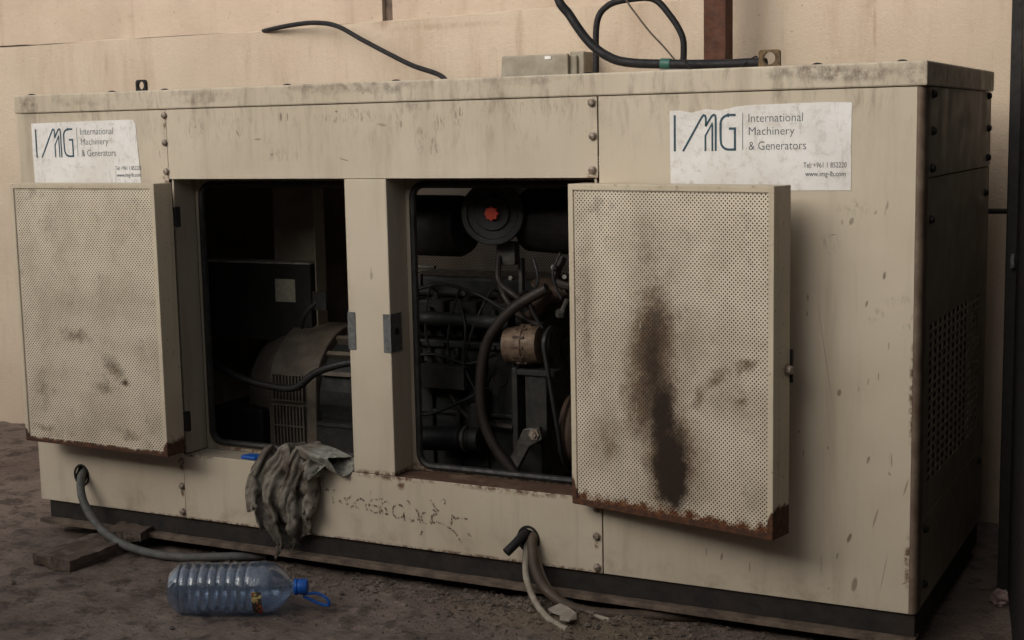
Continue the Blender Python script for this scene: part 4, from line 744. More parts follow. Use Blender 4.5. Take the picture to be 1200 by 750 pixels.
# ------------------------------------------------------------------ rag, scraps, timber
# crumpled square of cloth draped over the sill: 57 x 57 points, millimetres from (-2.09, -.03, .13)
RAG = [1,-88,-197,3,-90,-189,3,-82,-183,4,-75,-177,1,-66,-178,4,-61,-172,6,-62,-165,2,-64,-162,-2,-64,-158,-2,-57,-158,-4,-51,-152,-6,-61,-144,-13,-72,-148,-23,
  -67,-136,-23,-65,-115,-28,-60,-99,-34,-65,-92,-36,-75,-95,-41,-77,-91,-39,-90,-97,-46,-106,-91,-47,-108,-68,-51,-115,-48,-57,-117,-30,-60,-109,-20,-67,
  -103,-12,-70,-99,-19,-80,-101,-11,-77,-103,-29,-87,-96,-34,-98,-91,-37,-109,-88,-41,-117,-81,-42,-124,-73,-42,-129,-65,-40,-133,-57,-37,-135,-50,-32,-138,
  -44,-27,-141,-39,-21,-144,-35,-15,-145,-31,-8,-141,-29,-3,-136,-32,1,-133,-25,7,-141,-18,9,-144,-7,12,-146,2,16,-152,9,21,-152,15,27,-148,15,32,-144,15,
  38,-143,9,43,-135,10,44,-132,16,51,-139,15,57,-140,12,64,-147,12,70,-5,-90,-190,-3,-87,-181,-2,-82,-174,-2,-74,-169,-3,-65,-168,0,-57,-166,3,-55,-163,2,
  -57,-158,2,-60,-154,0,-59,-152,-2,-55,-149,-5,-54,-145,-11,-64,-142,-18,-72,-134,-26,-69,-121,-30,-67,-104,-32,-68,-90,-36,-69,-91,-39,-75,-94,-43,-84,
  -95,-48,-96,-93,-52,-103,-76,-57,-111,-56,-62,-113,-37,-64,-111,-24,-64,-104,-20,-68,-99,-15,-74,-95,-13,-76,-94,-23,-85,-93,-24,-95,-90,-25,-104,-85,-29,
  -112,-81,-30,-120,-77,-29,-127,-72,-27,-132,-66,-23,-136,-60,-19,-140,-55,-13,-143,-50,-7,-146,-45,0,-149,-41,7,-149,-36,13,-146,-32,19,-141,-29,24,-140,
  -21,26,-141,-12,28,-146,-4,31,-152,2,35,-156,8,39,-156,13,44,-152,16,48,-146,14,52,-140,9,53,-134,9,56,-135,14,60,-139,16,66,-141,15,72,-12,-78,-184,-10,
  -77,-175,-9,-78,-168,-9,-74,-160,-8,-66,-156,-5,-57,-156,-2,-50,-157,2,-49,-153,4,-54,-149,2,-59,-146,-1,-58,-144,-4,-54,-142,-9,-57,-139,-14,-68,-133,
  -22,-74,-122,-30,-75,-109,-33,-74,-93,-38,-70,-87,-40,-71,-92,-42,-78,-95,-47,-90,-93,-56,-98,-82,-62,-105,-64,-65,-106,-45,-64,-107,-31,-65,-101,-25,-66,
  -95,-20,-70,-90,-15,-74,-88,-20,-83,-87,-18,-92,-85,-19,-100,-82,-19,-106,-77,-21,-113,-75,-18,-120,-72,-15,-127,-69,-10,-132,-66,-5,-137,-63,2,-141,-59,
  9,-143,-54,15,-146,-49,23,-149,-44,31,-150,-39,37,-149,-33,43,-146,-26,46,-141,-20,47,-144,-13,49,-150,-7,52,-156,-1,55,-160,4,58,-161,11,62,-156,13,65,
  -149,8,65,-141,5,65,-134,8,65,-134,14,68,-135,17,73,-19,-66,-175,-15,-68,-170,-14,-67,-163,-16,-66,-157,-15,-62,-152,-13,-55,-152,-9,-49,-153,-5,-44,-151,
  0,-46,-146,2,-51,-142,0,-57,-139,-3,-57,-137,-8,-54,-135,-13,-61,-130,-17,-73,-121,-25,-80,-113,-32,-82,-100,-36,-77,-87,-41,-73,-88,-44,-75,-93,-48,-84,
  -95,-56,-90,-86,-63,-96,-71,-65,-97,-53,-67,-100,-38,-66,-95,-30,-67,-89,-25,-68,-85,-18,-73,-83,-16,-81,-82,-14,-88,-81,-16,-96,-79,-13,-102,-75,-13,-106,
  -70,-11,-112,-66,-8,-118,-61,-3,-123,-58,4,-127,-58,12,-130,-57,20,-132,-50,25,-134,-45,32,-137,-41,40,-141,-41,49,-144,-39,57,-145,-35,63,-142,-29,65,
  -142,-22,67,-145,-15,68,-152,-12,70,-156,-6,73,-160,1,77,-160,8,80,-155,11,80,-148,8,79,-139,6,76,-132,8,75,-127,15,73,-10,-68,-182,-14,-62,-176,-15,-57,
  -169,-16,-56,-161,-17,-52,-154,-18,-50,-148,-14,-49,-145,-11,-44,-144,-6,-40,-143,-2,-42,-139,-1,-50,-133,-4,-56,-131,-8,-58,-131,-13,-58,-125,-17,-66,
  -117,-21,-79,-111,-27,-87,-103,-32,-86,-92,-39,-80,-87,-45,-76,-89,-49,-79,-94,-56,-81,-88,-64,-88,-78,-69,-90,-62,-73,-93,-46,-72,-89,-36,-70,-83,-30,
  -70,-79,-24,-74,-78,-17,-79,-78,-13,-85,-79,-12,-92,-78,-10,-97,-74,-9,-103,-72,-5,-108,-68,1,-112,-61,5,-115,-54,12,-118,-52,20,-121,-53,28,-123,-52,35,
  -125,-46,41,-127,-40,48,-131,-36,55,-135,-35,63,-137,-37,70,-137,-37,77,-135,-31,80,-137,-24,80,-142,-20,81,-145,-15,85,-148,-8,90,-152,-1,94,-153,7,95,
  -150,12,94,-143,12,90,-135,8,87,-126,8,83,-8,-66,-172,-10,-57,-175,-13,-51,-172,-15,-47,-165,-16,-42,-159,-18,-41,-151,-17,-43,-143,-16,-44,-137,-12,-39,
  -135,-7,-35,-135,-4,-41,-129,-5,-50,-126,-8,-58,-124,-11,-60,-118,-16,-61,-112,-19,-70,-105,-23,-83,-100,-29,-91,-96,-36,-88,-91,-43,-83,-88,-49,-81,-88,
  -55,-78,-83,-64,-80,-79,-72,-84,-69,-78,-87,-56,-78,-85,-45,-78,-84,-37,-79,-81,-30,-80,-81,-24,-82,-77,-19,-84,-75,-14,-89,-74,-9,-94,-71,-7,-99,-71,0,
  -106,-68,6,-111,-64,12,-115,-58,19,-114,-51,26,-116,-48,33,-119,-51,41,-122,-50,47,-125,-45,54,-126,-38,59,-128,-32,64,-131,-32,71,-131,-35,78,-128,-34,
  84,-129,-28,88,-132,-22,88,-134,-15,92,-136,-11,98,-140,-6,103,-142,2,106,-145,9,108,-143,14,107,-137,13,101,-129,4,97,-11,-62,-167,-8,-54,-169,-10,-46,
  -170,-14,-41,-169,-16,-37,-163,-16,-35,-155,-17,-35,-147,-19,-37,-139,-19,-35,-134,-15,-30,-134,-10,-36,-127,-7,-45,-122,-8,-53,-117,-10,-61,-112,-14,-62,
  -106,-18,-64,-101,-21,-73,-95,-26,-85,-91,-34,-91,-87,-42,-90,-85,-49,-85,-83,-54,-78,-78,-62,-74,-75,-70,-75,-68,-78,-77,-61,-83,-79,-54,-86,-81,-45,-88,
  -81,-38,-89,-81,-31,-89,-79,-25,-89,-73,-21,-89,-70,-14,-91,-68,-6,-96,-66,2,-103,-63,9,-109,-63,17,-114,-61,25,-112,-55,31,-112,-48,37,-115,-48,44,-117,
  -50,51,-120,-47,58,-122,-41,63,-123,-35,68,-126,-31,74,-129,-30,78,-126,-29,84,-125,-26,90,-128,-24,94,-128,-16,98,-127,-9,103,-130,-7,110,-132,0,114,-134,
  7,117,-137,13,120,-137,18,117,-129,13,111,-6,-58,-165,-7,-49,-165,-9,-43,-165,-11,-37,-167,-13,-32,-163,-16,-30,-156,-18,-29,-151,-21,-29,-144,-23,-29,
  -137,-21,-26,-132,-16,-28,-125,-12,-40,-120,-9,-49,-113,-9,-57,-106,-11,-63,-101,-16,-61,-96,-20,-64,-92,-25,-74,-89,-31,-83,-82,-40,-89,-78,-48,-87,-76,
  -55,-81,-73,-60,-71,-70,-67,-67,-65,-74,-67,-59,-81,-67,-55,-86,-68,-51,-90,-69,-45,-93,-69,-38,-96,-69,-31,-97,-67,-24,-97,-63,-16,-96,-59,-8,-97,-56,
  2,-100,-54,10,-105,-54,17,-106,-58,24,-105,-58,33,-106,-53,40,-107,-49,47,-108,-47,53,-111,-45,60,-114,-43,66,-119,-40,71,-120,-35,77,-121,-29,80,-123,
  -23,83,-122,-21,90,-122,-23,98,-122,-17,104,-121,-9,109,-124,-4,116,-126,-2,123,-128,6,126,-129,14,129,-131,22,129,-127,27,123,-1,-48,-171,-3,-43,-168,
  -5,-40,-164,-8,-36,-162,-9,-30,-159,-13,-28,-153,-18,-25,-151,-23,-23,-147,-26,-23,-140,-27,-25,-133,-23,-26,-125,-19,-34,-118,-14,-46,-110,-9,-54,-101,
  -9,-62,-94,-14,-64,-91,-17,-62,-86,-21,-68,-83,-28,-73,-80,-37,-80,-75,-46,-83,-70,-55,-81,-66,-61,-71,-64,-65,-62,-61,-71,-57,-58,-76,-55,-53,-81,-54,
  -50,-85,-55,-45,-90,-54,-40,-94,-54,-35,-99,-52,-28,-102,-50,-19,-104,-48,-10,-104,-46,-1,-100,-45,5,-97,-46,12,-96,-47,22,-98,-44,29,-100,-40,36,-102,
  -36,41,-105,-33,47,-109,-31,53,-113,-29,59,-117,-30,63,-117,-28,70,-114,-24,77,-113,-24,85,-113,-22,93,-113,-22,103,-114,-19,111,-116,-12,117,-118,-4,122,
  -121,0,129,-124,6,135,-124,15,138,-125,25,139,-129,35,136,5,-41,-160,3,-35,-164,0,-32,-165,-4,-30,-164,-6,-27,-158,-10,-25,-150,-17,-22,-147,-23,-17,-147,
  -27,-16,-143,-29,-20,-135,-29,-26,-127,-25,-27,-116,-20,-39,-108,-12,-48,-98,-9,-58,-89,-12,-67,-85,-16,-65,-80,-19,-65,-76,-23,-72,-74,-32,-74,-71,-43,
  -76,-67,-54,-76,-62,-63,-72,-58,-66,-62,-55,-68,-52,-53,-72,-46,-50,-76,-43,-46,-79,-45,-40,-83,-45,-35,-87,-43,-29,-91,-39,-24,-96,-35,-18,-100,-33,-10,
  -102,-30,-1,-100,-29,8,-96,-30,16,-93,-30,23,-98,-27,27,-104,-23,30,-108,-21,35,-112,-20,40,-115,-20,46,-118,-18,52,-123,-16,59,-124,-14,68,-120,-11,77,
  -115,-10,87,-110,-11,95,-106,-12,104,-105,-12,113,-107,-10,122,-110,-4,129,-114,3,134,-118,9,141,-121,16,147,-122,26,149,-124,37,148,12,-29,-158,9,-27,
  -158,5,-23,-158,0,-22,-161,-5,-21,-161,-9,-19,-153,-15,-18,-143,-23,-14,-142,-28,-10,-142,-32,-15,-139,-34,-22,-133,-31,-23,-122,-26,-31,-110,-18,-42,-97,
  -12,-54,-86,-11,-66,-79,-14,-71,-75,-17,-68,-70,-20,-69,-68,-27,-67,-69,-37,-67,-65,-49,-69,-61,-60,-71,-56,-67,-63,-50,-69,-53,-47,-70,-43,-45,-72,-37,
  -43,-77,-34,-39,-80,-33,-33,-83,-31,-24,-86,-29,-17,-89,-26,-12,-92,-25,-5,-95,-19,1,-97,-15,9,-97,-15,19,-95,-15,29,-99,-14,34,-103,-8,35,-105,-6,39,-106,
  -9,45,-108,-11,50,-109,-14,57,-113,-12,64,-116,-5,69,-118,2,76,-117,5,85,-116,3,94,-113,1,103,-108,1,111,-103,0,121,-102,1,131,-105,6,139,-110,14,145,-115,
  20,152,-119,28,156,-121,38,156,8,-24,-170,11,-22,-167,10,-18,-163,6,-16,-163,-2,-15,-162,-9,-13,-157,-14,-13,-144,-21,-11,-137,-29,-8,-137,-35,-9,-136,
  -36,-16,-131,-36,-22,-124,-31,-24,-111,-23,-33,-98,-18,-48,-86,-12,-60,-75,-11,-71,-71,-14,-72,-66,-16,-68,-62,-23,-64,-62,-32,-60,-61,-44,-61,-59,-56,
  -65,-56,-64,-61,-47,-70,-53,-41,-72,-44,-37,-73,-35,-35,-75,-28,-35,-79,-23,-30,-82,-21,-22,-82,-21,-14,-83,-21,-8,-84,-20,0,-88,-16,7,-90,-9,12,-94,-4,
  21,-97,-4,30,-94,-6,37,-96,-6,41,-99,-2,46,-102,-1,51,-104,-2,56,-104,-6,61,-107,-7,69,-108,-6,77,-110,2,83,-108,10,89,-110,14,95,-113,14,102,-114,12,110,
  -110,11,119,-104,13,126,-100,13,139,-102,17,149,-107,25,155,-114,32,158,-121,37,160,9,-22,-180,10,-18,-176,10,-13,-171,9,-9,-167,3,-8,-166,-6,-7,-161,-13,
  -7,-148,-21,-7,-136,-29,-9,-132,-35,-6,-131,-39,-10,-129,-41,-18,-124,-38,-22,-112,-29,-27,-98,-24,-41,-85,-16,-54,-73,-9,-65,-66,-11,-72,-60,-15,-72,-57,
  -20,-67,-55,-27,-62,-54,-39,-66,-53,-51,-66,-51,-58,-57,-45,-65,-49,-38,-70,-43,-30,-74,-35,-26,-74,-27,-25,-75,-19,-24,-77,-16,-18,-78,-16,-12,-81,-15,
  -6,-82,-14,2,-84,-13,10,-87,-10,17,-91,-2,25,-94,2,33,-92,0,40,-92,-4,46,-95,-5,50,-98,-5,55,-100,-1,60,-103,0,65,-105,-1,72,-103,-4,81,-105,-2,90,-105,
  6,96,-101,13,99,-101,17,106,-104,16,112,-107,19,117,-111,22,122,-107,23,132,-101,25,145,-100,29,156,-107,36,160,-115,42,162,13,-20,-182,12,-20,-178,12,
  -15,-176,11,-8,-173,6,-3,-169,0,-2,-159,-10,-2,-150,-20,-3,-139,-28,-7,-128,-35,-5,-125,-40,-5,-125,-42,-11,-121,-43,-19,-112,-36,-26,-100,-26,-34,-87,
  -16,-45,-74,-9,-56,-64,-10,-66,-56,-13,-72,-52,-18,-71,-49,-24,-67,-47,-34,-67,-45,-46,-66,-42,-56,-60,-38,-60,-51,-31,-64,-41,-26,-68,-34,-21,-70,-29,
  -15,-70,-21,-16,-71,-15,-13,-73,-13,-7,-76,-10,-2,-78,-8,5,-80,-8,13,-82,-8,22,-85,-4,30,-89,4,37,-91,6,45,-92,4,52,-92,0,57,-92,-4,61,-94,-3,66,-97,1,
  70,-100,4,75,-99,1,84,-99,-1,94,-101,3,101,-95,11,104,-92,17,109,-93,19,115,-96,20,121,-103,25,125,-107,31,127,-106,35,137,-100,38,154,-101,41,161,-110,
  47,164,16,-16,-181,16,-20,-177,15,-17,-173,14,-10,-171,11,-2,-167,6,0,-156,-3,-1,-147,-15,-1,-138,-25,-2,-127,-33,-7,-122,-39,-5,-119,-43,-6,-115,-45,-14,
  -108,-42,-25,-99,-33,-34,-88,-22,-41,-75,-13,-49,-62,-10,-58,-52,-13,-66,-48,-16,-71,-44,-22,-70,-41,-31,-66,-38,-41,-61,-35,-52,-59,-29,-60,-57,-23,-66,
  -51,-20,-66,-44,-15,-66,-38,-9,-66,-31,-7,-68,-25,-3,-69,-20,2,-71,-17,7,-73,-14,13,-74,-13,21,-75,-10,29,-78,-4,37,-79,3,44,-83,8,53,-85,10,60,-86,8,66,
  -85,5,70,-85,2,74,-87,3,79,-90,7,81,-91,4,88,-92,2,97,-96,2,105,-95,8,110,-88,15,114,-86,22,116,-90,26,118,-95,30,123,-99,36,129,-106,44,132,-107,47,144,
  -101,50,158,-102,52,167,17,-7,-178,18,-15,-177,17,-16,-171,16,-14,-167,15,-7,-163,11,-2,-153,3,-4,-142,-8,-6,-136,-18,-2,-125,-28,-7,-118,-36,-8,-114,-40,
  -4,-110,-42,-9,-104,-42,-20,-97,-38,-33,-89,-30,-43,-77,-20,-47,-64,-14,-51,-51,-15,-59,-45,-18,-66,-40,-22,-70,-35,-30,-69,-31,-38,-64,-27,-47,-57,-22,
  -55,-55,-16,-63,-54,-11,-69,-55,-7,-72,-49,-3,-73,-43,1,-75,-38,5,-76,-34,11,-78,-30,17,-80,-28,23,-81,-25,31,-82,-21,39,-81,-16,48,-78,-10,55,-76,-4,62,
  -76,2,69,-73,7,74,-72,11,77,-74,13,81,-77,13,85,-80,13,90,-83,9,96,-83,4,103,-87,2,111,-92,8,117,-88,16,121,-82,24,121,-83,31,118,-88,32,122,-91,40,128,
  -98,48,132,-109,52,134,-104,55,150,-99,58,162,21,2,-172,20,-6,-175,19,-10,-171,18,-12,-164,17,-11,-158,15,-7,-149,9,-8,-138,0,-12,-133,-10,-4,-123,-21,
  -4,-115,-30,-6,-110,-36,-4,-105,-40,-6,-100,-39,-15,-97,-36,-26,-91,-34,-37,-79,-27,-42,-67,-20,-46,-53,-18,-52,-43,-20,-59,-37,-24,-64,-30,-29,-69,-25,
  -37,-69,-20,-44,-64,-16,-51,-61,-14,-57,-61,-8,-62,-60,-2,-67,-57,4,-71,-53,9,-75,-50,14,-77,-46,20,-79,-44,27,-80,-41,34,-81,-37,42,-80,-32,50,-80,-27,
  59,-79,-22,67,-76,-15,75,-72,-9,82,-69,-4,86,-65,0,87,-64,5,90,-67,6,91,-70,6,96,-73,7,104,-73,8,112,-75,3,118,-83,8,122,-85,17,126,-82,27,128,-81,34,121,
  -87,34,119,-93,39,121,-98,46,126,-105,53,122,-101,57,138,-97,63,157,27,7,-160,23,0,-166,23,-8,-166,21,-10,-160,19,-12,-153,16,-14,-146,14,-14,-136,7,-17,
  -129,-2,-12,-120,-14,-7,-112,-24,-3,-106,-31,-6,-101,-36,-8,-95,-37,-13,-92,-34,-20,-90,-34,-29,-81,-33,-38,-69,-27,-46,-59,-24,-50,-45,-24,-53,-34,-28,
  -58,-27,-30,-64,-19,-36,-69,-15,-42,-68,-11,-47,-63,-10,-52,-58,-7,-56,-54,-5,-60,-50,0,-63,-47,7,-66,-44,14,-69,-42,22,-70,-41,30,-71,-40,39,-71,-37,47,
  -70,-30,53,-69,-24,60,-69,-22,70,-66,-18,79,-62,-13,87,-60,-9,94,-59,-5,98,-59,1,102,-61,7,103,-61,13,103,-63,16,109,-62,14,118,-64,8,127,-72,10,131,-78,
  18,129,-77,26,131,-78,33,126,-82,40,121,-89,46,125,-95,52,125,-100,53,114,-98,60,128,-96,69,147,30,5,-144,25,6,-154,26,-4,-156,24,-11,-154,21,-11,-147,
  19,-17,-142,17,-21,-135,12,-22,-126,5,-19,-117,-4,-10,-110,-15,-2,-103,-24,-3,-97,-31,-9,-94,-34,-11,-89,-35,-16,-86,-36,-23,-82,-34,-29,-72,-32,-38,-61,
  -33,-45,-49,-32,-48,-36,-32,-51,-24,-32,-56,-16,-36,-62,-13,-41,-66,-8,-46,-65,-5,-51,-61,-3,-54,-56,-1,-54,-49,2,-56,-44,7,-59,-40,15,-62,-36,23,-65,-33,
  33,-66,-32,42,-64,-34,51,-64,-30,59,-63,-22,64,-64,-16,71,-62,-11,79,-58,-6,86,-56,-2,94,-53,0,101,-51,3,107,-52,7,112,-53,15,115,-56,22,119,-58,25,125,
  -58,21,134,-62,16,141,-70,21,138,-72,30,133,-77,38,130,-79,44,126,-83,50,129,-90,56,122,-97,57,109,-97,66,119,-94,75,137,26,18,-145,24,8,-144,28,-2,-145,
  30,-11,-148,26,-13,-142,22,-18,-135,19,-26,-132,15,-29,-126,11,-24,-115,3,-18,-107,-7,-11,-100,-16,-4,-93,-24,-10,-90,-31,-10,-86,-34,-12,-81,-37,-18,-78,
  -38,-25,-72,-39,-32,-63,-40,-37,-51,-42,-43,-39,-40,-47,-27,-37,-48,-17,-37,-53,-11,-40,-58,-6,-44,-61,-2,-49,-61,2,-52,-58,4,-52,-52,6,-52,-45,11,-55,
  -40,19,-57,-35,28,-60,-30,37,-61,-27,47,-58,-29,56,-59,-28,66,-59,-21,72,-56,-12,76,-55,-4,81,-53,2,88,-51,6,95,-50,9,102,-47,9,109,-46,12,118,-48,17,124,
  -50,24,130,-53,31,134,-56,33,139,-58,29,146,-62,24,150,-65,30,143,-72,39,134,-79,42,126,-82,49,125,-87,57,117,-93,60,108,-94,70,115,-92,79,129,33,12,-148,
  29,6,-139,28,-2,-136,32,-11,-138,29,-19,-138,25,-20,-129,21,-28,-125,18,-35,-122,15,-34,-113,8,-29,-106,-1,-23,-98,-7,-9,-92,-17,-13,-86,-26,-16,-85,-31,
  -14,-79,-33,-15,-73,-36,-20,-70,-40,-25,-64,-45,-27,-53,-47,-31,-41,-46,-35,-28,-45,-38,-17,-43,-43,-9,-46,-49,-9,-45,-51,-5,-45,-53,1,-47,-55,7,-50,-54,
  11,-52,-50,16,-54,-45,24,-55,-40,34,-54,-34,43,-52,-28,52,-51,-24,61,-50,-22,72,-46,-19,82,-43,-11,86,-41,-2,88,-41,5,93,-41,11,99,-42,15,104,-44,18,111,
  -44,21,119,-44,25,128,-45,26,138,-48,30,144,-51,37,147,-53,40,151,-56,34,155,-62,30,155,-69,37,147,-78,43,135,-85,45,123,-87,52,113,-90,63,109,-90,74,113,
  -90,84,123,38,16,-144,36,7,-138,31,1,-132,31,-9,-131,34,-20,-134,29,-24,-126,24,-29,-119,21,-39,-117,17,-42,-111,12,-37,-103,7,-29,-93,2,-16,-91,-9,-19,
  -87,-20,-22,-83,-27,-21,-77,-30,-17,-70,-32,-18,-65,-36,-21,-60,-41,-21,-53,-44,-21,-42,-47,-23,-30,-47,-26,-19,-45,-30,-13,-49,-35,-10,-51,-39,-5,-51,
  -41,1,-48,-42,6,-46,-43,12,-46,-44,19,-46,-44,28,-46,-43,38,-45,-39,49,-44,-33,59,-42,-28,69,-36,-23,78,-32,-17,85,-29,-9,90,-28,-2,95,-29,2,101,-29,8,
  106,-31,13,112,-33,20,117,-37,28,122,-41,33,130,-43,34,140,-44,33,150,-46,35,155,-49,41,156,-52,44,158,-57,39,159,-65,36,158,-73,42,150,-80,46,134,-82,
  54,121,-84,66,114,-86,77,114,-87,87,119,42,16,-139,41,7,-135,36,2,-128,32,-4,-124,35,-16,-127,33,-28,-126,28,-31,-117,22,-38,-111,18,-45,-106,13,-43,-100,
  12,-33,-91,10,-21,-87,-1,-25,-84,-12,-24,-79,-21,-22,-72,-27,-23,-65,-30,-18,-60,-33,-17,-56,-36,-21,-51,-39,-25,-41,-41,-25,-31,-41,-22,-22,-43,-19,-14,
  -47,-21,-8,-50,-24,-2,-51,-26,4,-51,-28,11,-50,-30,18,-49,-30,26,-45,-28,34,-41,-27,41,-41,-23,49,-40,-19,60,-37,-14,67,-31,-10,71,-31,-2,75,-31,4,81,-31,
  8,87,-28,11,93,-23,12,99,-20,14,108,-21,18,118,-27,25,126,-33,32,134,-37,37,143,-40,38,153,-43,36,158,-46,37,160,-49,43,161,-51,46,162,-59,44,162,-69,45,
  159,-73,49,148,-75,57,132,-79,69,122,-82,80,117,-84,90,117,47,14,-137,43,11,-132,40,7,-126,34,3,-121,35,-10,-119,37,-25,-122,32,-35,-118,25,-39,-108,19,
  -46,-100,14,-47,-94,13,-39,-87,15,-26,-83,5,-28,-78,-6,-30,-74,-15,-27,-66,-23,-27,-59,-27,-23,-54,-31,-17,-52,-35,-17,-48,-37,-20,-39,-36,-24,-30,-36,
  -26,-22,-37,-24,-14,-38,-21,-7,-41,-20,0,-42,-20,7,-41,-21,14,-39,-24,20,-39,-21,26,-37,-16,34,-34,-13,42,-31,-12,49,-29,-12,57,-29,-6,60,-27,2,64,-27,
  11,69,-25,15,74,-23,11,80,-22,6,85,-20,5,93,-18,4,102,-20,7,114,-24,13,124,-28,21,135,-32,30,145,-35,38,155,-39,40,159,-43,38,162,-46,39,164,-48,45,165,
  -53,50,166,-63,50,164,-63,52,157,-67,61,144,-73,72,130,-77,82,121,-80,92,116,48,7,-134,46,12,-129,42,13,-125,38,11,-120,36,0,-115,40,-16,-115,36,-33,-114,
  30,-44,-108,22,-48,-99,18,-49,-89,16,-41,-81,17,-28,-78,10,-22,-74,-1,-29,-69,-10,-31,-63,-17,-27,-57,-23,-25,-51,-28,-22,-47,-32,-16,-44,-34,-15,-37,-34,
  -18,-29,-33,-23,-21,-32,-26,-13,-33,-27,-5,-34,-26,3,-34,-25,11,-31,-21,17,-30,-19,24,-29,-20,32,-28,-20,41,-25,-16,48,-21,-10,50,-22,-5,54,-21,-1,62,-20,
  5,69,-18,12,74,-14,17,75,-14,16,80,-15,11,85,-15,9,91,-13,5,99,-12,4,110,-16,9,121,-20,16,133,-25,23,145,-29,32,156,-34,40,160,-39,42,164,-42,41,167,-44,
  42,169,-47,49,170,-55,52,169,-57,56,162,-61,65,155,-67,75,139,-72,85,126,-76,94,117,45,-1,-132,46,7,-126,45,13,-121,42,14,-117,38,9,-112,39,-4,-109,37,
  -22,-108,35,-38,-103,27,-43,-96,22,-45,-86,20,-42,-77,18,-32,-73,12,-22,-70,4,-22,-66,-4,-30,-60,-12,-31,-54,-18,-26,-49,-22,-24,-44,-27,-20,-40,-29,-17,
  -35,-29,-17,-28,-29,-19,-20,-28,-22,-12,-29,-26,-4,-29,-27,5,-29,-28,14,-26,-24,22,-24,-18,29,-24,-16,37,-21,-19,45,-19,-18,53,-19,-10,56,-16,-2,57,-16,
  4,62,-14,10,70,-11,12,76,-8,15,77,-8,17,82,-11,16,86,-11,12,92,-9,10,99,-6,6,106,-10,11,114,-13,17,127,-16,23,141,-20,29,155,-27,36,161,-33,43,165,-37,
  45,169,-40,44,172,-44,48,173,-49,55,172,-52,62,166,-56,70,159,-61,79,148,-67,88,132,-72,95,119,51,1,-130,47,2,-124,46,8,-118,46,13,-113,41,13,-109,38,5,
  -104,36,-9,-102,39,-26,-98,34,-37,-91,26,-38,-84,23,-40,-74,18,-35,-70,13,-27,-68,7,-20,-64,1,-24,-58,-6,-31,-52,-11,-31,-47,-15,-28,-42,-20,-26,-37,-24,
  -25,-34,-24,-23,-28,-23,-22,-20,-24,-22,-11,-25,-23,-3,-24,-24,6,-23,-27,15,-22,-25,25,-19,-20,33,-18,-14,39,-14,-15,47,-13,-15,56,-14,-10,63,-12,-3,64,
  -10,6,65,-8,12,69,-5,11,75,-4,11,80,-5,13,85,-5,16,89,-5,16,93,-4,14,100,-1,9,105,-5,13,112,-6,16,125,-8,23,138,-11,29,152,-17,35,160,-24,41,166,-31,46,
  170,-36,50,173,-41,55,175,-44,61,173,-47,68,169,-51,75,163,-55,83,155,-61,90,138,-67,97,123,55,11,-132,51,5,-123,47,3,-116,47,8,-110,46,12,-105,43,8,-100,
  38,1,-97,40,-13,-92,40,-28,-87,31,-31,-85,25,-33,-76,21,-33,-68,15,-29,-65,10,-24,-61,5,-21,-55,0,-23,-50,-4,-30,-45,-8,-35,-40,-13,-35,-36,-18,-35,-31,
  -20,-33,-25,-21,-32,-17,-21,-31,-8,-20,-30,-1,-17,-26,4,-16,-23,13,-16,-21,23,-13,-19,32,-10,-13,39,-7,-10,47,-6,-8,56,-7,-6,66,-7,-3,73,-5,2,75,0,7,75,
  3,12,79,4,13,84,4,12,89,4,12,93,3,15,97,3,16,102,3,13,107,0,16,112,-2,18,123,-4,25,133,-10,32,144,-15,38,155,-22,44,161,-30,50,166,-36,54,170,-39,60,173,
  -41,66,173,-43,73,171,-46,79,166,-50,86,158,-56,92,145,-62,99,128,63,8,-128,57,9,-120,51,4,-114,48,4,-107,49,11,-102,47,12,-97,43,6,-92,40,-3,-86,43,-18,
  -82,36,-27,-79,28,-26,-77,23,-25,-71,18,-26,-64,13,-25,-59,9,-23,-53,4,-19,-48,0,-21,-42,-2,-27,-36,-5,-33,-30,-8,-36,-25,-10,-32,-21,-11,-29,-13,-11,-28,
  -7,-11,-32,0,-9,-32,7,-10,-31,17,-12,-30,26,-12,-28,36,-10,-25,46,-7,-21,54,-2,-18,62,2,-13,70,3,-8,78,0,-7,82,-1,-3,85,2,1,88,7,2,91,12,3,95,14,7,99,13,
  12,102,12,16,105,8,18,108,3,19,113,-2,21,120,-7,27,127,-12,33,134,-18,36,144,-23,44,154,-31,51,160,-34,58,165,-36,65,169,-37,71,171,-39,77,171,-42,83,167,
  -46,89,161,-50,95,152,-56,101,135,70,7,-125,63,8,-118,55,8,-111,51,1,-105,50,6,-97,50,12,-91,46,10,-87,41,7,-82,43,-7,-77,40,-22,-73,32,-25,-71,25,-21,
  -71,19,-20,-65,15,-21,-59,12,-23,-51,8,-23,-45,5,-20,-37,3,-21,-29,1,-25,-23,1,-31,-20,0,-34,-15,-1,-34,-8,-1,-29,-3,-1,-27,4,-1,-26,12,0,-26,21,-1,-27,
  30,-1,-30,38,-2,-32,48,-2,-32,58,-1,-29,69,2,-23,78,5,-17,87,5,-13,93,2,-9,98,-1,-6,101,1,-3,104,5,-2,106,7,3,108,10,6,111,14,10,114,14,15,116,9,18,119,
  0,23,120,-8,29,122,-15,34,126,-21,36,134,-27,44,140,-31,53,151,-32,62,159,-33,70,165,-34,76,169,-36,81,170,-38,86,168,-41,92,163,-45,98,157,-51,104,143,
  77,5,-122,70,8,-115,62,11,-108,56,3,-101,52,2,-92,51,8,-85,49,13,-82,44,12,-77,41,0,-73,39,-14,-71,36,-24,-66,29,-24,-65,23,-18,-61,18,-16,-55,14,-19,-48,
  11,-24,-42,8,-27,-35,6,-27,-26,8,-25,-19,7,-27,-12,7,-32,-8,7,-36,-1,5,-36,4,4,-33,11,4,-32,18,8,-30,24,10,-27,31,9,-25,39,6,-25,48,6,-28,58,6,-30,70,9,
